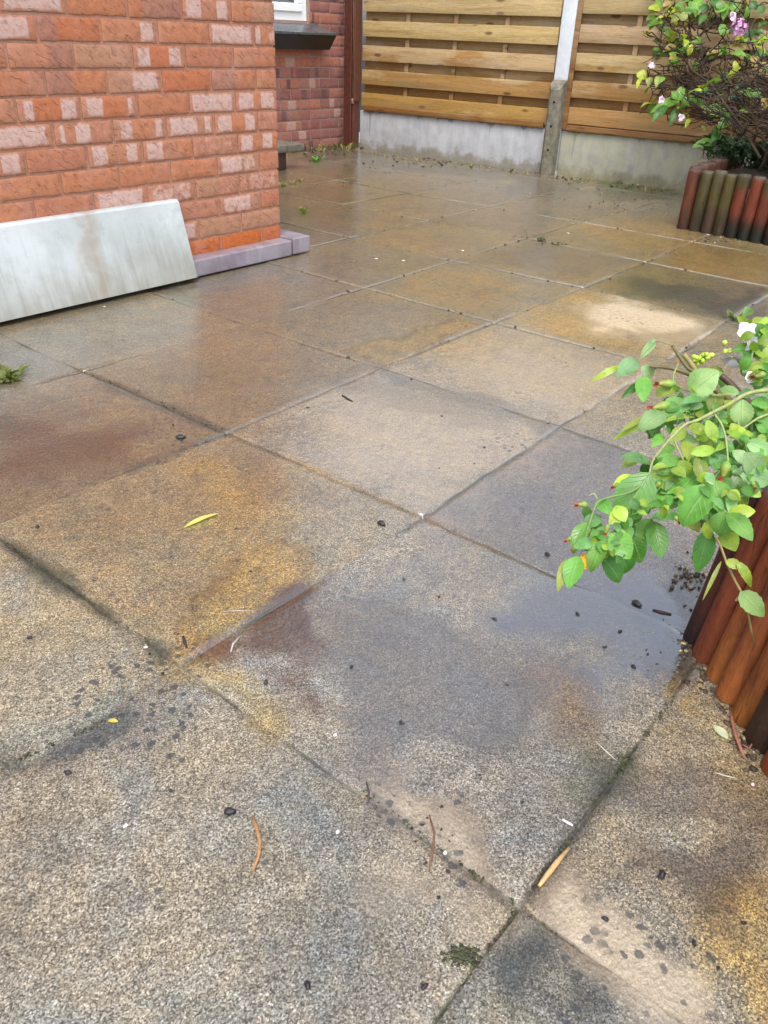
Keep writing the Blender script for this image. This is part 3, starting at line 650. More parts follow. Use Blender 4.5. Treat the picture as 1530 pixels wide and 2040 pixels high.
def m_concrete(name, a, b, green):
    g = G(name); n = g.noise(10, 5, .65); f = g.noise(140, 3, .6); zz = g.sep(g.obj)[2]
    st = g.noise(1, 4, .6, vec=g.mp((15, 4, .7)))
    c = g.mix(g.mr(g.ma('ADD', g.ma('MULTIPLY', g.noise(1, 4, .6, vec=g.mp((16, 4, 4))), .45), g.ma('MULTIPLY', n, .55)), .36, .64), a, b); c = g.mix(g.mr(f, .35, .7, .4, 0), c, g.mix(1.0, c, (.72, .72, .74), 'MULTIPLY'))
    vs_ = g.noise(1, 3, .6, vec=g.mp((40, 4, 2.2))); c = g.mix(g.mr(vs_, .58, .72, 0, .22), c, g.mix(1.0, c, (.66, .67, .68), 'MULTIPLY'))
    top = g.mr(g.ma('ADD', zz, g.ma('MULTIPLY', g.ma('SUBTRACT', st, .5), .16)), .288, .300)
    run = g.ma('MULTIPLY', g.mr(st, .65, .685), g.mr(zz, .02, .3, .6, 1))
    c = g.mix(g.ma('MAXIMUM', g.ma('MULTIPLY', top, .75), g.ma('MULTIPLY', run, .75)), c, g.mix(1.0, c, (.42, .41, .38), 'MULTIPLY'))
    base = g.mr(g.ma('ADD', zz, g.ma('MULTIPLY', g.ma('SUBTRACT', n, .5), .22)), .02, .09, 1, 0)
    c = g.mix(g.ma('MULTIPLY', base, .7), c, (.17, .145, .085))
    c = g.mix(g.ma('MULTIPLY', g.mr(n, .3, .62), green), c, g.mix(.5, c, (.33, .33, .17)))
    g.pbr(Base_Color=c, Roughness=.75, Normal=g.bump(f, .3, .003)); return g.m
M_gb1 = m_concrete('grey_concrete', (.33, .345, .37), (.45, .47, .50), .12); M_gb2 = m_concrete('green_tinged_concrete', (.30, .30, .27), (.40, .41, .37), .75)
def m_spur():
    g = G('old_concrete'); n = g.noise(18, 5, .7); f = g.noise(160, 3)
    c = g.ramp(n, [(.3, (.075, .075, .055)), (.5, (.15, .14, .105)), (.75, (.24, .23, .18))]); c = g.mix(g.mr(f, .6, .75, 0, .5), c, (.33, .31, .26))
    g.pbr(Base_Color=c, Roughness=.85, Normal=g.bump(g.ma('ADD', n, f), .5, .004)); return g.m
def m_wpaint():
    g = G('white_paint'); n = g.noise(12, 5, .65); st = g.noise(1, 4, .6, vec=g.mp((40, 40, 3)))
    c = g.mix(g.mr(n, .3, .7), (.52, .57, .62), (.62, .67, .72)); c = g.mix(g.mr(st, .62, .75, 0, .5), c, (.36, .36, .36))
    c = g.mix(g.mr(g.ma('ADD', g.sep(g.obj)[2], g.ma('MULTIPLY', n, .05)), .615, .66, .6, 0), c, (.22, .21, .19))
    g.pbr(Base_Color=c, Roughness=.55, Normal=g.bump(n, .25, .003)); return g.m
M_spur, M_wpaint = m_spur(), m_wpaint()
FT = 1.80
def wcol(kind):
    b = {'front': (.40, .30, .145), 'back': (.35, .25, .115), 'rail': (.26, .155, .062), 'batten': (.34, .24, .115)}[kind]
    k = rng.uniform(.85, 1.12); return (b[0]*k, b[1]*k*rng.uniform(.95, 1.04), b[2]*k*rng.uniform(.9, 1.1), rng.random())
def panel(x0, x1, phase, tone, label, front_rail=False):
    e = empty('timber_fence', fpt(x0), label, 'fence panel', 'hit and miss timber fence panels', frz); W = x1-x0
    def tc(k):
        c = wcol(k); return (c[0]*tone[0], c[1]*tone[1], c[2]*tone[2], c[3])
    f = MB(); z = .322+phase
    while z < FT-.12:
        f.box((.012, -.030, z), (W-.012, -.012, z+.105+rng.uniform(-.003, .003)), tc('front'), .003, 2); z += .1675
    autosmooth(f.build('front_slats', M_wood, e))
    b = MB(); z = .322+phase-.085
    while z < FT-.05:
        b.box((.012, .012, max(z, .323)), (W-.012, .028, z+.104), tc('back'), .003, 2); z += .1675
    autosmooth(b.build('back_slats', M_wood, e))
    for k in range(1, 4):
        m = MB(); xb = W*k/4; m.box((xb-.017, -.0115, .323), (xb+.017, .0115, FT-.02), tc('batten'), .002); m.build('batten', M_wood, e, False)
    for xb in (.0, W-.035):
        m = MB(); m.box((xb, .0285, .308), (xb+.035, .045, FT), tc('rail'), .002)
        if front_rail: m.box((xb, -.045, .308), (xb+.035, -.0305, FT), tc('rail'), .002)
        m.build('side_rail', M_wood, e, False)
    m = MB(); m.box((.0355, -.045, .306), (W-.0355, .028, .3215), tc('rail'), .003); m.box((.0355, -.044, .300), (W-.0355, -.0305, .338), tc('rail'), .003); m.build('bottom_rail', M_wood, e, False)
    m = MB(); m.box((-.0, -.05, FT+.001), (W, .05, FT+.025), tc('rail'), .004); m.build('capping', M_wood, e, False)
    return e
P1 = 1.735; PW = .105
panel(.035, P1-.002, 0, (1, 1, 1), 'timber fence panel between the brown and white posts, lower slats dark with rain')
panel(P1+PW+.002, P1+PW+1.735, .022, (1.12, 1.14, 1.2), 'pale timber fence panel behind the pink flowered shrub', True)  # paler timber; tone also paints in light the rear slats catch
def gboard(x0, x1, mat, label):
    m = MB(); m.box((0, -.022, -.05), (x1-x0, .022, .298), bev=.006, seg=2)
    o = m.build('gravel_board', mat); o.location = fpt(x0); o.rotation_euler = (0, 0, frz); autosmooth(o)
    tag(o, label, 'gravel board', 'concrete gravel boards under the fence')
gboard(.03, P1-.002, M_gb1, 'grey concrete gravel board with dark drips, under the fence panel nearer the house')
gboard(P1+PW+.002, P1+PW+1.735, M_gb2, 'greenish concrete gravel board behind the far log edged bed')
post = empty('fence_post', fpt(P1+PW/2), 'white fence post held by a dark concrete spur with three bolt holes', 'fence post', None, frz)
m = MB(); m.box((-PW/2, -.045, .02), (PW/2, .06, FT+.08), bev=.008, seg=2); autosmooth(m.build('shaft', M_wpaint, post))
m = MB(); bm = bmesh.new()
hw = .052
pr = [(-hw, -.0455), (-hw*.92, -.095), (-hw*.55, -.115), (hw*.55, -.115), (hw*.92, -.095), (hw, -.0455)]
lo = [bm.verts.new((a, b, -.05)) for a, b in pr]; hi = [bm.verts.new((a, b, .615 if b > -.05 else .585 if b > -.1 else .555)) for a, b in pr]
bm.faces.new(lo[::-1]); bm.faces.new(hi)
for k in range(6): bm.faces.new((lo[k-1], lo[k], hi[k], hi[k-1]))
bmesh.ops.recalc_face_normals(bm, faces=bm.faces); m.addbm(bm); sp_ = m.build('concrete_spur', M_spur, post, False)
for z in (.17, .325, .48):
    m = MB(); m.tube([(0.005, -.1165, z), (.005, -.112, z)], .009, 12, (.01, .01, .01, 1)); m.build('bolt_hole', m_plain('hole', (.008, .008, .008), .6), sp_)
bp = empty('timber_post', fpt(-.03), 'dark red brown timber post standing where the fence meets the house', 'post', None, frz)
bc = (.085, .024, .014, 1)
m = MB(); m.box((-.075, -.075, -.05), (.0, .03, FT+.1), bc, .004); m.build('post_body', M_brown, bp, False)
m = MB(); m.box((.0015, -.06, -.05), (.022, .02, FT+.05), (.11, .032, .016, 1), .002); m.box((.0225, -.074, .36), (.0335, .02, FT+.05), (.13, .045, .02, 1), .002); m.build('batten', M_brown, bp, False)
m = MB(); m.tube([(.012, -.066, .38), (.012, -.066, FT)], .004, 6, (.30, .20, .14, 1)); m.box((.004, -.074, .34), (.026, -.0605, .38), (.28, .17, .12, 1), .002); m.build('cable', M_brown, bp)

# ------------------------------------------------------------------ log-roll edged beds
def m_log():
    g = G('stained_log'); at = g.at('Col'); wet_ = at.outputs['Alpha']
    n = g.noise(1, 5, .65, .3, vec=g.mp((26, 26, 5))); f = g.noise(1, 4, .6, vec=g.mp((150, 150, 14))); p = g.noise(45, 4, .7)
    c = g.mix(1.0, at.outputs['Color'], g.ramp(n, [(.28, (.5, .48, .46)), (.5, (1, 1, 1)), (.74, (1.3, 1.25, 1.15))]), 'MULTIPLY')
    c = g.mix(g.mr(f, .55, .72, 0, .5), c, g.mix(1.0, c, (.45, .42, .4), 'MULTIPLY'))
    c = g.mix(g.mr(p, .6, .72, 0, .6), c, g.mix(.5, c, (.13, .06, .025)))
    c = g.mix(g.mr(g.noise(9, 5, .7), .5, .7, 0, .55), c, g.mix(1.0, c, (.5, .45, .42), 'MULTIPLY'))
    ck = g.noise(1, 2, .5, .4, vec=g.mp((60, 60, 2.4)))
    c = g.mix(g.mr(g.ma('ABSOLUTE', g.ma('SUBTRACT', ck, .5)), .0, .012, .7, 0), c, g.mix(1.0, c, (.25, .2, .2), 'MULTIPLY'))
    g.pbr(Base_Color=c, Roughness=.6, Specular_IOR_Level=.3, Normal=g.bump(g.ma('ADD', g.ma('MULTIPLY', n, .8), g.ma('MULTIPLY', g.ma('ADD', f, p), .8)), .7, .004), Coat_Weight=.06, Coat_Roughness=.35); return g.m
M_log = m_log()
def log(par, base, r, h, lean, cols, n=18):
    """a round stake with a chamfered, slightly rough top; cols = [(height fraction, colour)...]"""
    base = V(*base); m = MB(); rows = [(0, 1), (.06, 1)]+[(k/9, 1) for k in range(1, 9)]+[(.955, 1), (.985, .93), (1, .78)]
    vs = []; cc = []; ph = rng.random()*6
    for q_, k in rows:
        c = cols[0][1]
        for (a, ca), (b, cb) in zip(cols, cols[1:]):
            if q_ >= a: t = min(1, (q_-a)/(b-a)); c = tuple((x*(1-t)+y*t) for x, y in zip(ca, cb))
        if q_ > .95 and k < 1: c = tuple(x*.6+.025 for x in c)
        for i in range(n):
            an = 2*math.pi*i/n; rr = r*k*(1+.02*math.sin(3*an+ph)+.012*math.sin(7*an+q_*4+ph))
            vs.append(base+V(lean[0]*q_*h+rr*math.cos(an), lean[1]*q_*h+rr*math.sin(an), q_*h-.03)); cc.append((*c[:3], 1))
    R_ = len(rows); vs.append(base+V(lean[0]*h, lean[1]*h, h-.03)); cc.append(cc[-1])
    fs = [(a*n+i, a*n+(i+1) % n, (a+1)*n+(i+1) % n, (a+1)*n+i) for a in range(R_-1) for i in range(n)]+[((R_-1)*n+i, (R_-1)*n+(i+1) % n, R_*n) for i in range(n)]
    m.add(vs, fs, cc); o = m.build('log', M_log, par, True); return o
# far bed
far = empty('log_edging', (7.47*S, 2.2*S, 0), 'mossy log roll edging round the far bed under the pink flowered shrub', 'log edging', 'log roll edgings of the two beds'); F0 = V(7.47*S, 2.2*S, 0)
DKG = (.008, .010, .005); MOS = (.062, .052, .014); RDB = (.095, .028, .010); RED = (.12, .026, .013); BRN = (.06, .03, .015)
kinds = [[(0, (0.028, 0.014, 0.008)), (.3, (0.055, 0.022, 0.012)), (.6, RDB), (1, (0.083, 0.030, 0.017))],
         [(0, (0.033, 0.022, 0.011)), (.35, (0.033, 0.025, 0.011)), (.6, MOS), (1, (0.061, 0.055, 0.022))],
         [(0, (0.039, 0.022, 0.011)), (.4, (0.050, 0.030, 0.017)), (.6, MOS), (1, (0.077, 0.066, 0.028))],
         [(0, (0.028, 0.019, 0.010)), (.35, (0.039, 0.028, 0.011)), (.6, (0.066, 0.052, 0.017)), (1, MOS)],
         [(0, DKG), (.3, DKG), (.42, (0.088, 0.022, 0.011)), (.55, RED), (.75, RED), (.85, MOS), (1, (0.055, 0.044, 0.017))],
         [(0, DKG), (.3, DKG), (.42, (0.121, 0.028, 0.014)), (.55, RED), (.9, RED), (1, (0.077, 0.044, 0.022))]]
YF0 = 2.24; r_f = .0335
for k in range(13):
    kd = kinds[k] if k < 6 else kinds[5] if k % 3 else kinds[4]
    p = V((7.47-.012*k)*S+.02, (YF0-.1085*k)*S, 0)-F0
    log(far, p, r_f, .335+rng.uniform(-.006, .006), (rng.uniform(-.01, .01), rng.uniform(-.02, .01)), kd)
for k in range(1, 16):
    p = V(7.47*S+.02+.066*k, YF0*S+.006*k+.012, 0)-F0
    log(far, p, r_f, .335+rng.uniform(-.008, .008), (0, rng.uniform(-.02, .02)), [(0, (.03, .015, .01)), (.5, (.085, .033, .018)), (1, (.095, .04, .022))])
m = MB(); gx0, gx1, gy0, gy1 = 7.47*S+.03, 9.2*S, .75*S, YF0*S+.03
N = 22; vs = []
for i in range(N):
    for j in range(N):
        x = gx0+(gx1-gx0)*i/(N-1); y = gy0+(gy1-gy0)*j/(N-1); e_ = min(i, j, N-1-i, N-1-j)
        vs.append((x, y, .235+.02*math.sin(x*9)*math.sin(y*11)+min(e_, 4)*.008+rng.uniform(-.008, .008)))
m.add(vs, [(i*N+j, (i+1)*N+j, (i+1)*N+j+1, i*N+j+1) for i in range(N-1) for j in range(N-1)]); tag(m.build('bed_soil', M_soil), 'dark soil filling the far log edged bed', 'soil', kind='structure')
# near bed
near = empty('log_edging', (1.99*S, .05*S, 0), 'red brown log roll edging of the near bed under the white flowered rose', 'log edging', 'log roll edgings of the two beds'); N0 = V(1.99*S, .05*S, 0)
RB = (.17, .040, .014); OB = (.25, .080, .018)
step = V(-.0545, -.0515, 0)*S
for k in range(0, 21):
    top = (.115+.03*rng.random(), .026, .011)
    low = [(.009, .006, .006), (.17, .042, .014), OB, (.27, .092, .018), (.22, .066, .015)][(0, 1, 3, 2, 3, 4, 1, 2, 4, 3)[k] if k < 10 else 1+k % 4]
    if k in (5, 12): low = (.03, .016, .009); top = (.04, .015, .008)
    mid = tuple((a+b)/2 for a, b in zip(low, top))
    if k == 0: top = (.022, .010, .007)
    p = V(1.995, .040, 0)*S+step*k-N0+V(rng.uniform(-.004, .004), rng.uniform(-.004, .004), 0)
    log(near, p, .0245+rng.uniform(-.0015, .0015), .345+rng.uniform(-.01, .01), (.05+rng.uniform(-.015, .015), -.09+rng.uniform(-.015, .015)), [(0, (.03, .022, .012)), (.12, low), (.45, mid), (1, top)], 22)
for k in range(1, 24):
    p = V(1.995, .040, 0)*S+V(.036, -.033, 0)*k-N0
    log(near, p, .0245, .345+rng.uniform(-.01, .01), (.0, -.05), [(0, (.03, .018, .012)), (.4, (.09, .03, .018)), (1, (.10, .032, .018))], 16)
m = MB(); c0 = V(2.045, -.03, .40)*S
m.add([c0+V(0, 0, .0), c0+V(.75, -.72, 0), c0+V(.0, -1.45, 0), c0+V(-.62, -.64, 0), c0+V(0.06, -.70, .08)], [(0, 3, 4), (3, 2, 4), (2, 1, 4), (1, 0, 4)])
tag(m.build('bed_soil', M_soil), 'dark soil in the near log edged bed', 'soil', kind='structure')

# ------------------------------------------------------------------ rose in the near bed
ZR = lambda x: x/2.914+1080
def cp(x, y): return (x/2.914+1080, y/2.914+580)
PAL = {'P': (.23, .43, .17), 'G': (.12, .34, .05), 'Y': (.30, .47, .045), 'D': (.045, .18, .02), 'B': (.15, .37, .11), 'O': (.80, .42, .02), 'K': (.22, .30, .05)}
LEAVES = """575,385,655,285,42,P,1.22 545,405,440,495,80,P,1.2 455,438,300,515,34,Y,1.2 578,440,640,492,60,P,1.21 555,540,475,610,36,D,1.19 590,503,588,620,76,G,1.18
862,575,1012,472,135,P,1.16 1000,470,1050,560,60,B,1.19 955,465,1050,468,50,K,1.22 1040,568,1140,595,50,P,1.15 735,545,672,608,70,K,1.17 800,648,928,668,62,P,1.13
830,640,715,725,112,B,1.15 880,732,712,748,30,Y,1.12 705,715,570,800,95,P,1.12 590,775,420,852,30,Y,1.13 600,738,470,802,30,K,1.14 1012,605,1000,712,78,K,1.16
1160,635,1160,775,105,P,1.1 1220,655,1330,660,70,G,1.12 855,785,945,832,62,Y,1.1 825,795,755,872,66,Y,1.1 800,850,895,872,52,P,1.1 960,755,1005,872,58,Y,1.08 1075,812,1190,872,38,Y,1.07
1110,930,1205,1005,62,P,1.05 1180,945,1275,1080,110,P,1.04 1195,880,1330,940,78,P,1.06 1150,1045,1330,1100,120,P,1.03 985,930,1045,1040,84,B,1.06 870,942,1005,918,56,Y,1.05 835,880,862,985,74,Y,1.07
805,985,850,1072,72,Y,1.05 895,975,935,1105,64,K,1.04 640,1005,795,985,72,G,1.05 625,1000,478,955,78,B,1.06 560,985,465,1015,44,Y,1.08 622,1060,812,1168,98,Y,1.02 615,1068,462,1322,185,G,1.0
520,1072,422,1122,48,Y,1.05 585,1005,615,1066,54,D,1.09 705,1145,620,1252,92,G,1.04 972,1138,815,1345,158,G,.99 885,1060,775,1185,92,G,1.06 765,1180,720,1262,84,B,1.06 1000,1108,1078,1300,116,G,1.0
1130,1082,1150,1235,112,P,1.02 985,1200,1000,1285,84,B,1.04 1085,1290,1228,1278,72,Y,.99 1085,1298,1212,1438,92,G,.985 1070,1285,1030,1412,118,G,.985 1050,1410,1118,1504,95,Y,1.0 965,1395,905,1618,96,D,1.01
948,1345,972,1440,46,Y,.98 645,1315,802,1300,66,B,1.04 642,1345,690,1532,104,G,1.03 632,1328,555,1455,92,G,1.05 275,1258,248,1312,50,D,1.0 335,1308,250,1365,72,B,.98 258,1352,182,1505,78,G,.96 395,1425,305,1395,74,B,.97
408,1412,505,1545,116,G,.95 362,1458,280,1612,86,G,.94 470,1345,520,1440,84,D,.98 520,1425,575,1570,92,D,.98 350,1555,455,1678,130,D,.96 455,1530,490,1625,92,D,.97 210,1548,152,1705,96,G,.93
138,1565,95,1725,46,K,.93 480,1262,395,1345,70,Y,.97 330,1215,400,1290,70,G,1.0 430,1250,480,1330,70,Y,.98 560,1440,585,1520,60,D,1.0 690,1080,760,1150,70,D,1.09 760,900,690,960,60,G,1.1 700,840,640,900,50,G,1.12
930,1290,950,1380,70,D,1.06 860,1330,905,1390,60,K,1.05 1190,1000,1215,1120,70,B,1.08 1060,1120,1120,1190,60,D,1.07 760,620,720,700,70,D,1.18 900,660,960,720,60,G,1.17 1080,690,1120,760,60,G,1.14 1240,740,1330,800,70,G,1.12
1190,140,1185,100,58,P,1.25 1225,240,1142,150,52,Y,1.22 1222,188,1290,160,44,Y,1.22 1250,205,1330,210,85,Y,1.2 1205,335,1115,342,50,G,1.22 1240,300,1330,390,110,Y,1.2 1255,410,1195,490,46,K,1.2 1180,450,1120,400,30,G,1.23
1230,260,1290,320,60,Y,1.21 1270,400,1330,450,80,Y,1.2 1200,505,1270,545,60,P,1.19 1230,470,1330,490,60,G,1.18 1290,560,1330,640,70,P,1.15 1060,640,1130,700,50,Y,1.12 930,600,870,560,40,Y,1.15 940,870,985,960,56,K,1.09 740,1010,770,1075,50,Y,1.07
1100,770,1130,850,52,Y,1.1 1210,830,1270,880,60,B,1.09 1040,990,1100,1060,58,G,1.08 880,1150,930,1230,70,D,1.08 560,1120,640,1190,60,D,1.07 300,1330,330,1420,60,D,.99 230,1430,280,1500,60,D,.98"""
rose = empty('rose_bush', (1.85*S, -.62*S, .27), 'white flowered rose with green hips leaning out over the near log edged bed', 'rose'); R0 = V(1.85*S, -.62*S, .27)
fol = MB(); camp = CAM*S
for it in LEAVES.split():
    a = it.split(','); bx, by, tx, ty, w = map(float, a[:5]); dp = float(a[6])+rng.uniform(-.015, .015)
    bP = at(*cp(bx, by), dp); tP = at(*cp(tx, ty), dp+rng.uniform(-.018, .018)-.006)
    view = camp-(bP+tP)/2; view /= np.linalg.norm(view)
    nr = view+V(rng.uniform(-.35, .35), rng.uniform(-.35, .35), .55+rng.uniform(-.3, .3))
    c = PAL[a[5]]; k = rng.uniform(.65, 1.2); c = (c[0]*k*rng.uniform(.95, 1.2), c[1]*k, c[2]*k*rng.uniform(.85, 1.15), 1)
    mid_ = (bP+tP)/2; bP = mid_+(bP-mid_)*1.1; tP = mid_+(tP-mid_)*1.14
    fol.leaf(bP-R0, tP-R0, w/2.914/FPX*dp*1.24, nr, c, fold=rng.uniform(.08, .4), droop=rng.uniform(.03, .12), shape=rng.uniform(.82, .98), serr=.035, rows=14, curl=rng.uniform(-.02, .14))
SP = [(1180,700),(1260,760),(1300,900),(1200,830),(1120,900),(1000,840),(1080,1040),(1160,1140),(960,1100),(700,760),(800,700),(900,720),(960,800),(1050,760),(1150,860),(1230,760),(1250,900),(1130,980),(1050,900),(950,960),(860,1000),(760,1060),(700,1000),(640,1100),(560,1220),(520,1280),(460,1380),(380,1460),(430,1500),(330,1420),(700,1220),(800,1180),(900,1150),(960,1250),(1050,1180),(1120,1180),(1200,1080),(1270,1000),(1290,830),(1230,620),(1290,690),(1250,270),(1290,380),(1280,230),(1210,400),(1280,480),(1000,640),(880,640),(780,590)]
for (x, y) in SP:
    base_d = 1.2-.27*min(1, max(0, (y-500)/1000))+.03
    for k in range(9):
        a_ = rng.random()*6.28; L_ = rng.uniform(50, 100); xx, yy = x+rng.uniform(-45, 45), y+rng.uniform(-45, 45); dp = base_d+rng.uniform(-.07, .03)
        bP = at(*cp(xx, yy), dp); tP = at(*cp(xx+math.cos(a_)*L_, yy+abs(math.sin(a_))*L_*.9), dp+rng.uniform(-.02, .02)); view = camp-bP; view /= np.linalg.norm(view)
        c = PAL[rng.choice('PGGYYYBGG')]; k_ = rng.uniform(.5, 1.1)
        fol.leaf(bP-R0, tP-R0, L_*rng.uniform(.55, .8)/2.914/FPX*dp, view+V(rng.uniform(-.5, .5), rng.uniform(-.5, .5), .6), (c[0]*k_, c[1]*k_, c[2]*k_, 1), fold=rng.uniform(.1, .4), droop=.08, shape=.9, serr=.035, rows=12, curl=rng.uniform(0, .15))
fol.build('foliage', M_leaf, rose)
m = MB(); bP = at(*cp(238, 1525), .945); tP = at(*cp(252, 1618), .94); m.leaf(bP-R0, tP-R0, 52/2.914/FPX*.94, camp-bP, (.85, .45, .02, 1)); tag(m.build('leaf', M_leaf, rose), 'single yellow dying leaf')
STEMS = [  # crop points with depth, radii in mm, colour
 ([(1330,900,1.2),(1100,640,1.2),(920,495,1.2),(850,450,1.2),(810,400,1.2),(755,315,1.2)],[6,6,5.5,4,3.6,3.4],(.16,.15,.05)),
 ([(1100,640,1.2),(890,500,1.2),(760,450,1.2),(690,440,1.21),(625,438,1.21)],[6,5.5,4.5,4,2.5],(.17,.14,.05)),
 ([(920,500,1.2),(870,430,1.2),(822,365,1.2)],[5.5,5.5,5.2],(.34,.29,.10)),
 ([(1330,800,1.19),(1240,690,1.19),(1150,600,1.19),(1090,535,1.19),(1040,492,1.19)],[9,8.5,8,7.5,7],(.10,.055,.03)),
 ([(1340,575,1.1),(1270,580,1.1),(1180,600,1.1),(1080,660,1.09),(1000,700,1.08),(900,750,1.07),(830,775,1.07),(760,840,1.07),(690,920,1.06),(640,990,1.04),(620,1080,1.02)],[5,4.6,4.2,4,3.6,3.2,2.8,2.6,2.4,2.2,1.8],(.36,.40,.14)),
 ([(1340,705,1.1),(1250,740,1.1),(1170,795,1.09)],[3,2.5,2],(.36,.42,.14)),
 ([(1000,715,1.08),(1040,770,1.07),(1065,850,1.06),(1075,930,1.05),(1080,1000,1.04)],[2.2,2,1.9,1.8,1.6],(.38,.45,.16)),
 ([(640,1050,1.02),(560,1140,1.0),(470,1180,.99),(380,1200,.98),(320,1230,.97),(280,1330,.965),(250,1440,.95),(225,1530,.94)],[2.4,2.2,2,2,1.8,1.6,1.4,1.2],(.20,.30,.09)),
 ([(320,1205,.97),(300,1175,.97),(270,1190,.97)],[1.3,1.2,1],(.4,.5,.2)),
 ([(660,295,1.21),(700,292,1.2),(755,315,1.2)],[1.2,1.3,1.5],(.36,.36,.12)),
 ([(660,295,1.21),(560,400,1.2),(545,470,1.2),(545,540,1.19)],[1.1,1,1,.9],(.25,.3,.1)),
 ([(790,420,1.2),(760,520,1.18),(850,580,1.16),(1000,605,1.14),(1100,600,1.12)],[1.8,1.8,2,2,2],(.34,.42,.12)),
 ([(1340,480,1.2),(1220,480,1.2),(1225,330,1.2),(1240,260,1.2)],[2,2,2,1.8],(.34,.42,.14)),
 ([(1220,290,1.2),(1130,330,1.22),(1060,350,1.23),(990,375,1.23)],[1.2,1.2,1,.9],(.34,.40,.14)),
 ([(1065,300,1.23),(1150,305,1.22),(1230,320,1.2)],[.9,1,1],(.34,.42,.14)),
 ([(1075,1290,.985),(1000,1200,1.0),(990,1100,1.03),(1075,1000,1.04)],[1.6,1.7,1.8,1.8],(.25,.35,.12)),
 ([(1230,1060,1.06),(1180,900,1.08),(1140,770,1.1),(1110,640,1.14)],[2,2,2,2],(.3,.4,.14)),
 ([(700,1145,1.04),(640,1060,1.03)],[1.2,1.2],(.3,.4,.14)), ([(880,1060,1.06),(830,1000,1.06),(760,850,1.07)],[1.4,1.5,1.6],(.3,.4,.14)),
]
stm = MB()
for pts, rad, c in STEMS:
    P = [at(*cp(x, y), d)-R0 for x, y, d in pts]
    Q = []; RR = []
    for i in range(len(P)-1):
        for t in (0, .33, .66):
            a0 = P[max(i-1, 0)]; b0 = P[i]; c0 = P[i+1]; d0 = P[min(i+2, len(P)-1)]
            Q.append(.5*((2*b0)+(c0-a0)*t+(2*a0-5*b0+4*c0-d0)*t*t+(3*b0-a0-3*c0+d0)*t**3)); RR.append((rad[i]*(1-t)+rad[i+1]*t)/1000)
    Q.append(P[-1]); RR.append(rad[-1]/1000)
    stm.tube(Q, [x*.68 for x in RR], 8, (*[x*.7 for x in c], 1))
# canes down into the soil
for (x, y, d) in [(1330, 900, 1.2), (1340, 800, 1.19), (1340, 575, 1.1), (1340, 705, 1.1), (1340, 480, 1.2)]:
    p = at(*cp(x, y), d)-R0; stm.tube([p, p*.6+V(.05, -.05, .05), p*.25+V(.03, -.03, .02), V(rng.uniform(-.03, .03), rng.uniform(-.03, .03), -.02)], [.005, .006, .008, .009], 8, (.14, .11, .05, 1))
for (x, y, d, sx) in [(765,330,1.2,-1),(800,410,1.2,-1),(770,450,1.2,1),(705,445,1.21,1),(830,385,1.2,1)]:
    p = at(*cp(x, y), d)-R0; stm.tube([p, p+RT*.008*sx-UP*.003], [.0022, .0002], 5, (.25, .08, .04, 1))
stm.build('stems', M_stem, rose)
def hip(x, y, tx, ty, w, d):
    a_ = at(*cp(x, y), d)-R0; b_ = at(*cp(tx, ty), d)-R0; ax = b_-a_; L = np.linalg.norm(ax); ax = ax/L; r = w/2.914/FPX*d/2
    m = MB(); n_ = 9; m.tube([a_+ax*L*k/n_ for k in range(n_+1)], [r*v for v in (.15, .55, .85, 1, 1, .92, .78, .62, .5, .42)], 12, [(.13+.012*k, .29-.004*k, .04, 1) for k in range(n_+1)])
    o = m.build('rose_hip', M_stem, rose)
    t = MB()
    for k in range(5):
        s_ = np.cross(ax, V(rng.uniform(-1, 1), rng.uniform(-1, 1), rng.uniform(-1, 1))); s_ /= np.linalg.norm(s_)
        t.leaf(b_-ax*L*.06, b_+ax*r*1.1+s_*r*.7, r*.8, np.cross(s_, ax), (.26, .03, .015, 1), rows=5)
    t.blob(b_+ax*r*.25, r*.4, (.14, .025, .012, 1), sub=1); t.build('calyx', M_petal, o)
for h in [(775,540,675,537,52,1.15),(750,655,640,682,56,1.13),(270,1238,208,1240,40,.96),(172,1432,142,1448,30,.95),(195,1470,178,1505,24,.95),(1078,985,1048,1080,62,1.02),(1300,480,1232,495,46,1.17),(770,1300,792,1338,36,1.0),(385,1350,368,1405,34,.95),(450,1120,415,1136,32,1.03),(690,1110,655,1135,34,1.01),(1215,1100,1235,1140,30,1.02)]: hip(*h)
def flower(x, y, d, r, facing, npt=5, wob_=.3):
    m = MB(); ce = at(*cp(x, y), d)-R0; f_ = V(*facing); f_ /= np.linalg.norm(f_); a_ = np.cross(f_, V(.2, .3, 1)); a_ /= np.linalg.norm(a_); b_ = np.cross(f_, a_); R_ = r/2.914/FPX*d
    for k in range(npt):
        an = 2*math.pi*k/npt+rng.uniform(-.15, .15); dr = math.cos(an)*a_+math.sin(an)*b_
        m.leaf(ce, ce+dr*R_*rng.uniform(.85, 1.15)+f_*R_*rng.uniform(-wob_, wob_*2), R_*1.05, f_, (.66, .67, .69, 1), fold=.2, droop=.12, shape=1.35, serr=.0, rows=9)
    o = m.build('flower', M_petal, rose); t = MB(); t.blob(ce+f_*R_*.05, R_*.14, (.7, .6, .15, 1), sub=1); t.build('flower_centre', M_petal, o)
flower(1182, 245, 1.21, 62, (-.6, -.5, .5)); flower(1202, 298, 1.2, 46, (-.3, -.8, .2)); flower(1112, 385, 1.21, 70, (-.5, -.2, -.8), 5, .5); flower(1195, 368, 1.22, 32, (-.5, -.5, .5)); flower(1205, 498, 1.18, 40, (-.6, -.6, .4))
m = MB()
for k in range(22):
    m.blob(at(*cp(915+rng.gauss(0, 24), 388+rng.gauss(0, 18)), 1.22+rng.uniform(-.008, .008))-R0, .0042, (.38, .52, .06, 1), .15, 1)
for x, y in [(1060,300),(1063,350),(1090,348),(965,378),(985,372)]: m.blob(at(*cp(x, y), 1.23)-R0, .0048, (.45, .55, .10, 1), .1, 1)
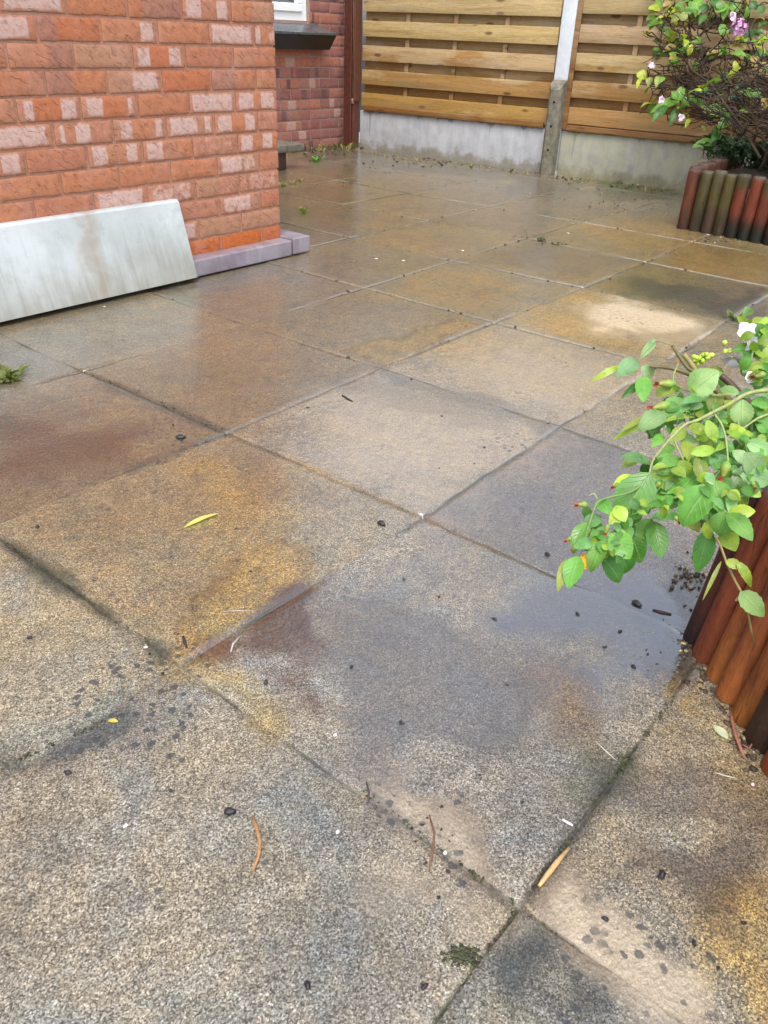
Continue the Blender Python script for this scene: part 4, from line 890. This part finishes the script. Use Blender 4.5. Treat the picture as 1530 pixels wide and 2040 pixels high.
m.build('bud_cluster', M_stem, rose)

# trailing seedling stem in front of the logs
vine = empty('trailing_weed', tuple(gnd(1500, 1445)), 'thin trailing weed with three leaves hanging in front of the red logs', 'weed'); V0 = V(*gnd(1500, 1445))
m = MB(); m.tube([at(*cp(x, y), d)-V0 for x, y, d in [(1010,1430,.985),(1040,1490,.98),(1075,1590,.975),(1120,1680,.97),(1165,1765,.965),(1195,1870,.97),(1212,1960,.98),(1235,2060,1.0)]], [.0016]*6+[.0014, .0008], 7, (.20, .15, .05, 1)); m.build('stem', M_stem, vine)
m = MB()
def vleaf(b_, t_, w, c, d, **k):
    bP = at(*cp(*b_), d); tP = at(*cp(*t_), d-.005); m.leaf(bP-V0, tP-V0, w/2.914/FPX*d, camp-bP+V(rng.uniform(-.2, .2), 0, .3), (*c, 1), **k)
vleaf((1065,1565), (1165,1610), 60, (.28, .36, .05), .965); vleaf((1130,1570), (1232,1720), 58, (.26, .36, .04), .96, curl=.35); vleaf((1150,1745), (1288,1890), 120, (.16, .27, .07), .955, fold=.1, shape=.75); vleaf((1040,1568), (932,1795), 24, (.22, .28, .06), .97, rows=8); vleaf((1165, 1770), (1120, 1800), 30, (.2, .1, .04), .96)
m.build('foliage', M_leaf, vine)

# ------------------------------------------------------------------ hydrangea in the far bed
hyd = empty('hydrangea_shrub', (8.2*S, 1.75*S, .28), 'twiggy shrub with green leaves and pink flower heads in the far log edged bed', 'shrub'); Y0 = V(8.2*S, 1.75*S, .28)
tw = MB(); tips = []
def grow(p, d, L, r, lev):
    r = max(r, .0032)
    n_ = 4; pts = [p]; rad = [r]
    for k in range(n_):
        d = d+V(rng.gauss(0, .22), rng.gauss(0, .22), rng.gauss(.0, .18)); d /= np.linalg.norm(d); p = p+d*L/n_; pts.append(p); rad.append(r*(1-.45*(k+1)/n_))
    g_ = rng.uniform(.4, 1.2); c = (.045*g_, .026*g_, .013*g_) if rng.random() < .88 else (.13, .09, .05)
    if lev > 0:
        for p_ in pts[1:]:
            dd_ = p_/S-CAM; zz_ = dd_@FW; uu_ = 765+FPX*(dd_@RT)/zz_; vv_ = 1020-FPX*(dd_@UP)/zz_
            if uu_ < 1272 or (vv_ > 262 and uu_ < 1425) or vv_ > 312: return
    tw.tube(pts, rad, 4 if lev > 1 else 7, (*c, 1))
    if lev < 4:
        for k in range(rng.choice([2, 3, 3]) if lev else 4):
            q_ = pts[rng.choice([2, 3, 4, 4])]; nd = d+V(rng.gauss(0, .75), rng.gauss(0, .75), rng.gauss(.05, .5)); nd /= np.linalg.norm(nd)
            grow(q_, nd, L*rng.uniform(.6, .85), r*.58, lev+1)
    else: tips.append((p, d))
for k in range(9):
    b_ = Y0+V(rng.uniform(-.15, .15), rng.uniform(-.45, .28), -.02); d = V(rng.uniform(-.5, .35), rng.uniform(-.7, .6), 1.0); grow(b_, d/np.linalg.norm(d), rng.uniform(.28, .4), .011, 0)
for k in range(120):
    u, v, d = rng.uniform(1310, 1600), rng.uniform(-60, 262), rng.uniform(4.75, 5.35)
    if u < 1400 and 180 < v: v -= 90
    p = at(u, v, d); dd = p-(Y0+V(.1, 0, -.1)); dd /= np.linalg.norm(dd); dd = dd+V(rng.gauss(0, .5), rng.gauss(0, .5), rng.gauss(.25, .4)); grow(p-dd*.1, dd/np.linalg.norm(dd), rng.uniform(.14, .22), rng.uniform(.004, .0075), 2)
for k in range(80):
    p = at(rng.uniform(1400, 1600), rng.uniform(90, 300), rng.uniform(4.75, 5.3)); dd = V(rng.gauss(-.3, .7), rng.gauss(.2, .8), rng.gauss(0, .45)); grow(p, dd/np.linalg.norm(dd), rng.uniform(.14, .22), rng.uniform(.004, .008), 2)
# low boughs reaching out towards the patio
for (u, v, d) in [(1300,190,4.95),(1275,160,4.95),(1420,240,4.9),(1290,60,5.0),(1340,100,4.95),(1500,230,4.9)]:
    e_ = at(u, v, d); b_ = Y0+V(rng.uniform(-.1, .1), rng.uniform(-.2, .2), .08); dd = e_-b_
    pts = [b_+dd*t+V(0, 0, .07*math.sin(math.pi*t))+V(rng.gauss(0, .012), rng.gauss(0, .012), rng.gauss(0, .012)) for t in np.linspace(0, 1, 8)]
    tw.tube(pts, np.linspace(.009, .003, 8), 6, (.05, .03, .016, 1))
    for k in range(9):
        p = pts[rng.choice([3, 4, 5, 6, 7])]; nd = dd/np.linalg.norm(dd)+V(rng.gauss(0, .8), rng.gauss(0, .8), rng.gauss(.05, .6)); grow(p, nd/np.linalg.norm(nd), rng.uniform(.08, .15), .003, 3)
for i in range(len(tw.v)): tw.v[i] = tuple(V(*tw.v[i])-Y0)
tw.build('branches', M_twig, hyd)
hf = MB()
def hleaf(u, v, tu, tv, w, c, d):
    bP = at(u, v, d); tP = at(tu, tv, d-rng.uniform(.0, .03)); vw = camp-bP; vw /= np.linalg.norm(vw); k = rng.uniform(.8, 1.2)
    mid_ = (bP+tP)/2; bP = mid_+(bP-mid_)*1.2; tP = mid_+(tP-mid_)*1.2
    hf.leaf(bP-Y0, tP-Y0, w/FPX*d*1.3, vw+V(rng.uniform(-.3, .3), rng.uniform(-.3, .3), .8), (c[0]*k, c[1]*k, c[2]*k, 1), fold=rng.uniform(.1, .35), droop=.08, serr=.03, rows=10, curl=rng.uniform(0, .2))
HG, HY, HD, HO = (.13, .30, .03), (.36, .42, .03), (.05, .16, .025), (.26, .19, .04)
h0 = lambda x, y: (x/5.667+1260, y/5.667)
HL = """300,110,190,90,70,Y 250,190,165,215,60,G 290,260,180,280,60,G 200,330,290,200,50,G 450,180,280,190,40,Y 430,20,360,110,80,O 540,170,450,240,80,K 560,230,600,130,70,K 650,20,720,100,90,G 760,0,700,90,90,G 840,60,770,130,80,D 940,120,1070,70,90,G 1040,60,1030,190,80,G 1100,80,1220,90,90,G 1000,380,1110,330,60,G 1020,280,1000,370,60,G 1120,350,1250,410,70,D 1260,420,1460,340,80,D 1420,480,1530,440,90,G 1390,620,1530,600,90,D 1360,640,1400,740,70,O 570,600,445,560,80,G 560,580,640,545,60,G 520,660,440,690,40,G 990,570,850,600,60,O 1040,590,1280,530,90,O 1120,560,1250,640,70,O
60,830,150,880,90,Y 90,890,50,990,40,Y 200,880,180,960,60,K 300,870,270,960,60,K 360,880,300,930,40,G 520,1130,560,980,80,G 500,1120,450,1030,60,G 510,1140,250,1220,90,G 380,1210,240,1350,80,D 490,1240,430,1390,60,D 560,1130,690,1190,90,G 680,1180,660,1080,80,G 720,1140,840,1230,70,G 860,1230,1060,1290,110,G 1000,1170,920,1280,80,G 1060,1290,1120,1340,60,G 1080,1330,980,1480,90,G 600,1280,580,1360,60,Y 780,1200,820,1260,50,K 900,1140,960,1170,50,G 1130,1030,1200,980,40,K 1290,1020,1400,1040,60,G 1480,960,1530,900,60,D 1400,1060,1470,1110,50,D 1520,1140,1470,1240,60,O 1000,1480,880,1600,60,D 920,1560,940,1430,60,D 890,1600,700,1640,80,G 940,1590,1000,1500,50,B 880,1620,870,1740,40,G 820,1480,780,1420,40,K 640,1350,600,1430,40,Y
1330,30,1400,100,70,D 1450,40,1530,20,80,D 1480,130,1400,60,70,D 1500,250,1430,300,60,D 900,10,960,80,80,D 500,40,560,100,80,G 600,90,650,160,60,G 330,60,260,30,70,G 420,100,470,150,60,Y 820,180,760,260,60,D 1160,20,1090,30,60,D 720,180,690,110,60,G 1260,150,1330,110,60,D 980,20,1010,110,80,G 1400,360,1480,380,60,D"""
for it in HL.split():
    a = it.split(','); hleaf(*h0(float(a[0]), float(a[1])), *h0(float(a[2]), float(a[3])), float(a[4])/5.667, {'G': HG, 'Y': HY, 'D': HD, 'O': HO, 'K': (.25, .30, .06), 'B': (.10, .24, .10)}[a[5]], 4.75+rng.uniform(-.06, .12))
for p, d in rng.sample(tips, min(len(tips), 620)):
    if p[2] < .8 and rng.random() < .82: continue
    for k in range(rng.choice([1, 2, 2])):
        t = d+V(rng.gauss(0, .7), rng.gauss(0, .7), rng.gauss(0, .4)); t /= np.linalg.norm(t); c = rng.choice([HG, HG, HD, HY, HO]); s_ = rng.uniform(.05, .09)
        hf.leaf(p-Y0, p+t*s_-Y0, s_*.55, V(rng.gauss(-.3, .4), rng.gauss(-.2, .4), 1), (*c, 1), rows=8, fold=.25, curl=.1)
hf.build('foliage', M_leaf, hyd)
def mophead(u, v, d, r, n_, label=None):
    m = MB(); ce = at(u, v, d)-Y0
    for k in range(n_):
        t = V(rng.gauss(0, 1), rng.gauss(0, 1), rng.gauss(.2, .8)); t /= np.linalg.norm(t); p = ce+t*r
        a_ = np.cross(t, V(.3, .5, .8)); a_ /= np.linalg.norm(a_); b_ = np.cross(t, a_)
        for q_ in range(4):
            an = q_*math.pi/2+k; dr = math.cos(an)*a_+math.sin(an)*b_; w_ = rng.uniform(.8, 1.1)
            m.leaf(p, p+dr*r*.34+t*r*.06, r*.34, t, (.60*w_, .30*w_, .52*w_, 1), rows=4, serr=0, shape=1.2)
    return m.build('flower_head', M_petal, hyd)
mophead(*h0(1205, 310), 4.72, .043, 46)
for (a, b, r, tu) in [((1130, 190), None, .03, (1120, 240)), ((215, 730), None, .026, (180, 700)), ((330, 1130), None, .024, (300, 1150)), ((545, 1330), None, .024, (530, 1370))]:
    m = MB(); ce = at(*h0(*a), 4.74)-Y0
    for k in range(7):
        t = V(rng.gauss(0, .8), rng.gauss(0, .8), rng.gauss(0, .8)); t /= np.linalg.norm(t); m.leaf(ce-t*.004, ce+t*r, r*.8, camp-Y0-ce, (.62, .50, .62, 1), rows=6, serr=0, shape=1.2)
    m.build('flower_head', M_petal, hyd)
# green garden wire tied round the shrub
g = G('green_wire'); g.pbr(Base_Color=(.01, .16, .10), Roughness=.35); M_wire = g.m
m = MB()
for pts in [[(640,1020),(820,1010),(1000,1010),(1200,960),(1400,900),(1560,860)], [(640,1040),(850,1050),(1050,1085),(1250,1100),(1400,1095),(1560,1090)], [(660,1015),(760,1045),(900,1060),(1000,1110),(900,1115)], [(1120,1095),(1280,1040),(1450,960),(1560,920)]]:
    m.tube([at(*h0(*p), 4.78+.02*math.sin(i*2)) for i, p in enumerate(pts)], .0022, 6)
o = m.build('garden_wire', M_wire, None, True, tuple(at(*h0(1050, 1060), 4.78))); tag(o, 'green plastic coated garden wire tied round the twiggy pink flowered shrub', 'wire')
# low dark plants spilling over the far bed
for i, (u, v, n_, lab) in enumerate([(1497, 336, 150, 'feathery dark green plant behind the red tipped logs of the far bed'), (1432, 318, 70, 'small dark leafy plant just behind the mossy logs of the far bed'), (1478, 300, 90, 'dark ferny plant at the back of the far bed under the shrub')]):
    b_ = gnd(u, v, .25); e = empty('bedding_plant', tuple(b_), lab, 'plant'); m = MB(); s_ = MB()
    for k in range(n_):
        p = V(rng.uniform(-.10, .12), rng.uniform(-.2, .2) if i != 1 else rng.uniform(-.09, .09), 0); h_ = rng.uniform(.05, .13); tp = p+V(rng.gauss(-.02, .03), rng.gauss(0, .04), h_)
        s_.tube([p, tp], .002, 4, (.03, .05, .015, 1))
        for q_ in range(4):
            t = V(rng.gauss(0, 1), rng.gauss(0, 1), rng.gauss(.3, .5)); t /= np.linalg.norm(t); m.leaf(tp, tp+t*rng.uniform(.03, .06), rng.uniform(.012, .026), (t[1], -t[0], 1), (.012, .05*rng.uniform(.6, 1.6), .014, 1), rows=5)
    m.build('foliage', M_leaf, e); s_.build('stems', M_stem, e)

# ------------------------------------------------------------------ step block and pot by the wing's corner
g = G('old_slab'); n1 = g.noise(25, 5, .7); g.pbr(Base_Color=g.ramp(n1, [(.3, (.06, .055, .04)), (.7, (.20, .185, .15))]), Roughness=.6, Normal=g.bump(n1, .5, .005)); M_oslab = g.m
g = G('dark_brick'); n1 = g.noise(30, 5, .7); g.pbr(Base_Color=g.ramp(n1, [(.3, (.03, .018, .012)), (.7, (.10, .055, .04))]), Roughness=.8, Normal=g.bump(n1, .6, .006)); M_dbrick = g.m
sx, sy = 7.05*S, 6.75*S
m = MB(); m.box((-.30, -.02, 0), (-.0, .28, .118), bev=.006); o = m.build('brick_pier', M_dbrick); o.location = (sx+.02, sy, 0); tag(o, 'dark brick pier carrying a flat slab beside the wing corner', 'brick pier')
m = MB(); m.box((-.36, -.06, .1185), (.14, .34, .165), bev=.006, seg=2); o = m.build('stone_slab', M_oslab); o.location = (sx+.02, sy, 0); tag(o, 'flat grey slab laid on the dark brick pier beside the wing corner', 'slab')
pot = empty('plant_pot', (sx-.02, sy+.17, .1655), 'small black plant pot with a seedling on the flat grey slab', 'plant pot')
m = MB(); m.tube([(0, 0, 0), (0, 0, .07), (0, 0, .0705), (0, 0, .055)], [.036, .046, .040, .038], 16, (.015, .016, .016, 1)); m.build('pot_body', M_pellet, pot)
m = MB()
for k in range(7):
    an = rng.random()*6.28; t = V(math.cos(an)*.05, math.sin(an)*.05, rng.uniform(.03, .07)); m.leaf((0, 0, .06), V(0, 0, .06)+t, .03, (0, 0, 1), (.10, .26, .08, 1), rows=6)
m.leaf((0, 0, .13), (.07, -.03, .14), .04, (0, 0, 1), (.16, .42, .2, 1)); m.tube([(0, 0, .05), (.01, 0, .135)], .002, 5, (.2, .03, .02, 1)); m.build('foliage', M_leaf, pot)

# ------------------------------------------------------------------ weeds in joints and along the walls
def weed(u, v, n_, size, col, label, group='weeds growing in the paving joints', upright=.8, wid=.35, name='weed', cat='weed'):
    b_ = gnd(u, v); m = MB()
    for k in range(n_):
        an = rng.random()*6.28; r0 = size*(.25 if n_ < 40 else 1.0)*rng.random(); p = V(math.cos(an)*r0, math.sin(an)*r0, -.003)
        t = V(math.cos(an)*rng.uniform(.2, 1), math.sin(an)*rng.uniform(.2, 1), upright*rng.uniform(.5, 1.3)); t /= np.linalg.norm(t); L = size*rng.uniform(.5, 1)
        k_ = rng.uniform(.7, 1.3); m.leaf(p, p+t*L, L*wid, V(rng.gauss(0, .4), rng.gauss(0, .4), 1)-t*.5, (col[0]*k_, col[1]*k_, col[2]*k_, 1), rows=6, serr=0, curl=rng.uniform(0, .2))
    o = m.build(name, M_leaf); o.location = tuple(b_); return tag(o, label, cat, group)
gr = (.10, .32, .04); st = (.38, .33, .14); ol = (.14, .17, .05); br = (.16, .09, .05)
weed(630, 322, 26, .06, gr, 'bright green leafy weed on the back paving in front of the recess wall', None)
weed(646, 318, 5, .045, (.22, .38, .2), 'small pale green weed just right of the bright green leafy one', None)
weed(605, 425, 18, .05, (.30, .38, .08), 'yellow green weed in the joint right of the brick corner', None)
weed(675, 352, 9, .035, br, 'brown dead grass tuft in the joint of the back paving', None, 1.2, .08)
weed(565, 372, 12, .04, st, 'straw coloured weed in the joint close behind the brick corner', None)
weed(585, 368, 10, .04, st, 'straw coloured weed in the joint, second from the brick corner', None)
weed(600, 362, 9, .04, st, 'straw coloured weed in the joint, third from the brick corner', None)
weed(1465, 638, 16, .05, ol, 'olive weed in the joint above the white rose flowers', None)
weed(1050, 468, 7, .05, ol, 'thin grassy weed where two joints meet in front of the mossy joint', None, 2.2, .06)
weed(985, 636, 5, .035, ol, 'tiny thin grass in the joint crossing in the middle of the patio', None, 2.2, .08)
weed(1290, 512, 8, .05, st, 'straw grass at the joint crossing in front of the far log edged bed', None, 1.0, .08)
weed(1235, 1520, 10, .014, (.07, .08, .03), 'low mossy tuft in the joint beside the puddle', None, .5, .25)
weed(1197, 318, 4, .05, (.10, .08, .05), 'thin dark sprig at the foot of the grey gravel board', None, 2.5, .05)
weed(1230, 365, 16, .05, ol, 'green grassy tuft at the foot of the greenish gravel board', None, .8, .1)
weed(1330, 372, 10, .06, (.3, .3, .12), 'long straw grass leaning by the corner of the far log edged bed', None, .9, .06)
for k, u in enumerate(range(556, 722, 5)):
    w_ = weed(u+rng.uniform(-3, 3), 302-(u-560)*.045+rng.uniform(-3, 4), rng.choice([6, 9, 12]), rng.uniform(.035, .08), rng.choice([st, ol, br, st]), 'scraggy dry weed along the foot of the recessed brick wall', 'dry weeds along the foot of the recessed brick wall', 1.2, rng.choice([.12, .3]))
for k, u in enumerate(range(730, 1075, 13)):
    w_ = weed(u+rng.uniform(-4, 4), 304+(u-730)*.124+rng.uniform(0, 7), rng.choice([4, 6, 8]), rng.uniform(.02, .045), rng.choice([st, ol, st, br]), 'small dry weed along the foot of the grey gravel board', 'dry weeds along the foot of the grey gravel board', .9, rng.choice([.1, .3]))
for k, u in enumerate(range(1125, 1345, 12)):
    w_ = weed(u+rng.uniform(-4, 4), 351+(u-1125)*.12+rng.uniform(2, 10), rng.choice([4, 6, 8]), rng.uniform(.02, .045), rng.choice([ol, ol, st, gr]), 'small mossy weed along the foot of the greenish gravel board', 'mossy weeds along the foot of the greenish gravel board', .7, rng.choice([.1, .3]))
# moss, crumbs of soil and leaf litter
def crumbs(name, spots, col, label, cat, mat=None):
    m = MB()
    for (u, v, su, sv, n_, r0, r1) in spots:
        for k in range(n_):
            p = gnd(u+rng.gauss(0, su), v+rng.gauss(0, sv)); r = rng.uniform(r0, r1); k_ = rng.uniform(.5, 1.5); c = rng.choice(col)
            m.blob(p+V(0, 0, r*.25), (r, r*rng.uniform(.6, 1), r*.55), (c[0]*k_, c[1]*k_, c[2]*k_, 1), .35, 1, (rng.gauss(0, 1), rng.gauss(0, 1), 0))
    o = m.build(name, mat or M_twig); tag(o, label, cat, None, 'stuff')
jl = []
for (a, b, n_) in [((10, 1078), (325, 1295), 90), ((30, 1515), (240, 1425), 26), ((875, 2035), (1030, 1815), 26), ((1050, 1790), (1150, 1650), 14), ((1180, 1600), (1345, 1390), 40), ((1040, 1812), (1300, 2020), 16), ((720, 1575), (1030, 1805), 22), ((160, 735), (450, 860), 26), ((300, 930), (450, 862), 20)]:
    for k in range(n_): t = rng.random(); jl.append((a[0]+(b[0]-a[0])*t, a[1]+(b[1]-a[1])*t, 3, 3, 3, .0008, .0026))
jl += [(925, 1905, 15, 9, 260, .0009, .0032), (1240, 1520, 9, 9, 110, .0007, .0024), (1077, 478, 4, 1.5, 10, .006, .014), (1110, 486, 14, 2, 10, .005, .010)]
crumbs('moss', jl, [(.035, .045, .015), (.05, .06, .02), (.03, .025, .015)], 'dark moss growing in the paving joints', 'moss')
lt = [(1375, 1150, 14, 22, 50, .002, .006), (1370, 1290, 12, 16, 40, .002, .006), (1410, 1350, 14, 16, 46, .002, .006), (1445, 1400, 12, 16, 36, .002, .006), (1490, 1490, 14, 18, 50, .002, .007), (1310, 1290, 26, 40, 40, .0012, .003),
      (1440, 475, 45, 6, 60, .004, .012), (1260, 400, 50, 12, 40, .004, .009), (650, 300, 50, 6, 70, .006, .016), (900, 325, 100, 8, 80, .004, .012), (1150, 358, 20, 5, 30, .004, .012), (1250, 370, 50, 8, 40, .004, .01), (350, 1300, 40, 30, 30, .0012, .0035), (860, 1690, 22, 60, 26, .001, .0032), (740, 1600, 20, 12, 8, .001, .003)]
for k in range(420):
    i = rng.randint(3, 9); j = rng.randint(1, 6); t = rng.random()
    a_ = node[i-I0, j-J0]; b_ = node[i-I0+1, j-J0] if rng.random() < .5 else node[i-I0, j-J0+1]
    p_ = a_+(b_-a_)*t; d_ = V(p_[0], p_[1], 0)-CAM; zz_ = d_@FW; u_ = 765+FPX*(d_@RT)/zz_; v_ = 1020-FPX*(d_@UP)/zz_
    if -20 < u_ < 1550 and not (p_[0] < 4.5 and p_[1] > 3.75): lt.append((u_, v_, 2.5, 1.2, 1, .0025, .007))
crumbs('leaf_litter', lt, [(.03, .022, .015), (.05, .035, .02), (.10, .07, .04), (.28, .22, .12)], 'crumbs of soil and dead leaf swept along the edges of the paving', 'leaf litter')

# ------------------------------------------------------------------ small things lying on the paving
def pellet(u, v, r, group=True):
    b_ = gnd(u, v); m = MB(); m.blob((0, 0, r*.45), (r, r*.62, r*.55), (.022, .02, .024, 1), .3, 2, (rng.gauss(0, 1), rng.gauss(0, 1), 0))
    o = m.build('pellet', M_pellet); o.location = tuple(b_); return o
for u, v, r, lab in [(458, 1620, .0075, 'largest black pellet, left of the curved orange brown twig'), (760, 1046, .009, 'black pellet alone on the pale slab in the middle of the patio'), (1318, 1746, .0075, 'black pellet on the violet stained slab near the logs'), (1268, 1205, .009, 'black pellet in the puddle beside the joint'), (360, 874, .011, 'dark lump beside the joint on the reddish slab')]:
    tag(pellet(u, v, r), lab, 'pellet', 'black pellets scattered on the paving')
for u, v, r in [(613,813,.006),(875,935,.005),(605,905,.004),(875,1190,.005),(805,1155,.005),(1090,1105,.006),(945,925,.005),(965,893,.005),(60,1272,.006),(75,1052,.006),(135,1541,.006),(340,1576,.005),(530,1361,.006),(800,1441,.005),(1382,1880,.006),(845,1968,.005),(1205,1832,.006),(345,848,.007),(1040,1600,.004),(613,1965,.006),(985,1235,.005),(1150,1225,.006),(1235,1260,.006),(1205,1290,.006),(1262,1330,.006),(1290,1305,.005),(1010,1365,.004),(470,1055,.005),(500,1140,.005),(955,1545,.004),(1430,1930,.005),(700,1330,.004),(880,830,.005),(1480,1840,.005)]:
    tag(pellet(u, v, r*rng.uniform(.55, .95)), 'small black pellet lying loose on the wet paving', 'pellet', 'small black pellets on the wet paving')
def twig(pts, rad, col, label, name='twig', cat='twig', group=None, lift=0.0):
    b_ = gnd(*pts[len(pts)//2]); m = MB(); n_ = len(pts)
    m.tube([gnd(*p)-b_+V(0, 0, rad*.8+lift*math.sin(math.pi*i/(n_-1))) for i, p in enumerate(pts)], [rad*(.6 if i in (0, n_-1) else 1) for i in range(n_)], 7, (*col, 1))
    o = m.build(name, M_twig); o.location = tuple(b_); return tag(o, label, cat, group)
twig([(503,1628),(512,1655),(519,1685),(515,1712),(503,1738)], .0024, (.36, .19, .08), 'curved orange brown twig on the grey slab at lower left', lift=.004)
twig([(1133,1692),(1108,1722),(1090,1745),(1073,1768)], .0034, (.50, .32, .15), 'straight split tan stick lying along the joint at lower right', 'stick', 'stick')
twig([(1120,1634),(1130,1640),(1141,1646)], .0018, (.80, .80, .78), 'short white splinter above the tan stick', 'splinter', 'splinter')
twig([(682,789),(692,796),(702,801)], .003, (.025, .02, .02), 'short curved black twig on the pale slab in the middle of the patio')
twig([(558,1672),(566,1690),(567,1722)], .0008, (.4, .37, .3), 'thin grey stalk right of the curved orange brown twig', 'stalk', 'stalk')
twig([(402,1409),(414,1420),(424,1432)], .0009, (.55, .5, .38), 'short straw left of the long crack in the joint', 'straw', 'straw')
twig([(438,1219),(470,1218),(512,1217)], .0010, (.42, .40, .38), 'long grey straw across the red brown puddle edge', 'straw', 'straw')
twig([(1187,1478),(1206,1496),(1228,1516)], .0008, (.62, .6, .5), 'pale straw beside the mossy joint at the puddle', 'straw', 'straw')
twig([(1425,1540),(1445,1546),(1466,1551)], .0008, (.62, .58, .45), 'pale straw on the slab beside the red logs', 'straw', 'straw')
twig([(1300,1217),(1318,1222),(1337,1226)], .003, (.03, .014, .014), 'dark red twig lying in the puddle by the logs')
twig([(1455,1412),(1456,1440),(1462,1470),(1474,1500),(1485,1515)], .0024, (.30, .12, .08), 'pinkish root trailing from under the red logs', 'root', 'root', None, .006)
twig([(1470,1480),(1490,1498),(1500,1480),(1508,1460)], .0016, (.26, .09, .06), 'thin forked red root beside the pinkish root at the red logs', 'root', 'root', None, .006)
twig([(855,1625),(865,1660),(862,1700),(855,1735)], .0016, (.16, .08, .05), 'brown stalk lying across the joint on the cream stain', 'stalk', 'stalk')
twig([(730,1560),(735,1580),(733,1600)], .0016, (.06, .045, .045), 'short dark sprig standing at the joint end by the puddle', 'sprig', 'sprig')
twig([(1392,430),(1397,452),(1410,462)], .003, (.25, .2, .14), 'pale twig leaning at the foot of the mossy logs', lift=.01)
twig([(1430,470),(1440,455),(1452,440)], .003, (.25, .2, .14), 'forked pale twig against the foot of the mossy logs', lift=.02)
twig([(365,1270),(368,1282),(372,1292)], .003, (.02, .02, .02), 'black seed pod beside the crossing of the joints at left', 'pod', 'pod')
twig([(478,1270),(464,1285),(460,1300)], .002, (.42, .36, .32), 'pale curled husk on the red brown puddle edge', 'husk', 'husk')
def fleaf(u, v, tu, tv, w, col, label, cat='leaf', name='fallen_leaf', group=None, curl=.0, shape=.85):
    b_ = gnd(u, v); t_ = gnd(tu, tv)-b_; m = MB(); m.leaf((0, 0, .003), t_+V(0, 0, .004), w, (0, 0, 1), (*col, 1), fold=.12, droop=.05, serr=0, rows=8, curl=curl, shape=shape)
    o = m.build(name, M_leaf if col[1] > col[2]*1.3 else M_petal); o.location = tuple(b_); return tag(o, label, cat, group)
fleaf(366, 1054, 436, 1026, .013, (.62, .60, .16), 'yellow sliver of leaf on the ochre stained slab')
fleaf(1420, 1448, 1448, 1476, .016, (.66, .70, .50), 'pale cream oval leaf on the slab beside the red logs', shape=1.0)
weed(14, 752, 60, .045, (.13, .16, .03), 'olive green moss tuft lying on the wet paving below the white board', None, .35, .3, 'moss_tuft', 'moss')
fleaf(216, 1438, 236, 1442, .008, (.62, .50, .08), 'small yellow leaf beside the dark joint at left')
for u, v, lab in [(748, 516, 'white petal on the wet paving, nearer the mauve block of the pair'), (802, 520, 'white petal on the wet paving, farther from the mauve block of the pair'), (250, 1648, 'white petal on the speckled slab at lower left'), (672, 1660, 'tiny white petal right of the curved orange brown twig'), (667, 1467, 'white petal on the violet edge of the puddle'), (290, 1292, 'white crumb in the mossy joint at left'), (886, 1702, 'white crumb on the cream stained joint'), (208, 612, 'pale petal against the bottom edge of the white board'), (1498, 1566, 'pink petal on the slab under the red logs'), (1408, 468, 'cream petal at the foot of the mossy logs'), (1130, 465, 'pale petal on the joint in front of the far bed'), (920, 500, 'cream petal by the joint crossing beyond the mauve block')]:
    r = .009 if v > 600 else .016
    fleaf(u-3, v, u+r*500*(.55 if v < 700 else .9), v+2, r*.7, (.80, .78, .72) if 'pink' not in lab else (.72, .5, .6), lab, 'petal', 'fallen_petal', 'pale petals and crumbs on the paving', shape=1.1)
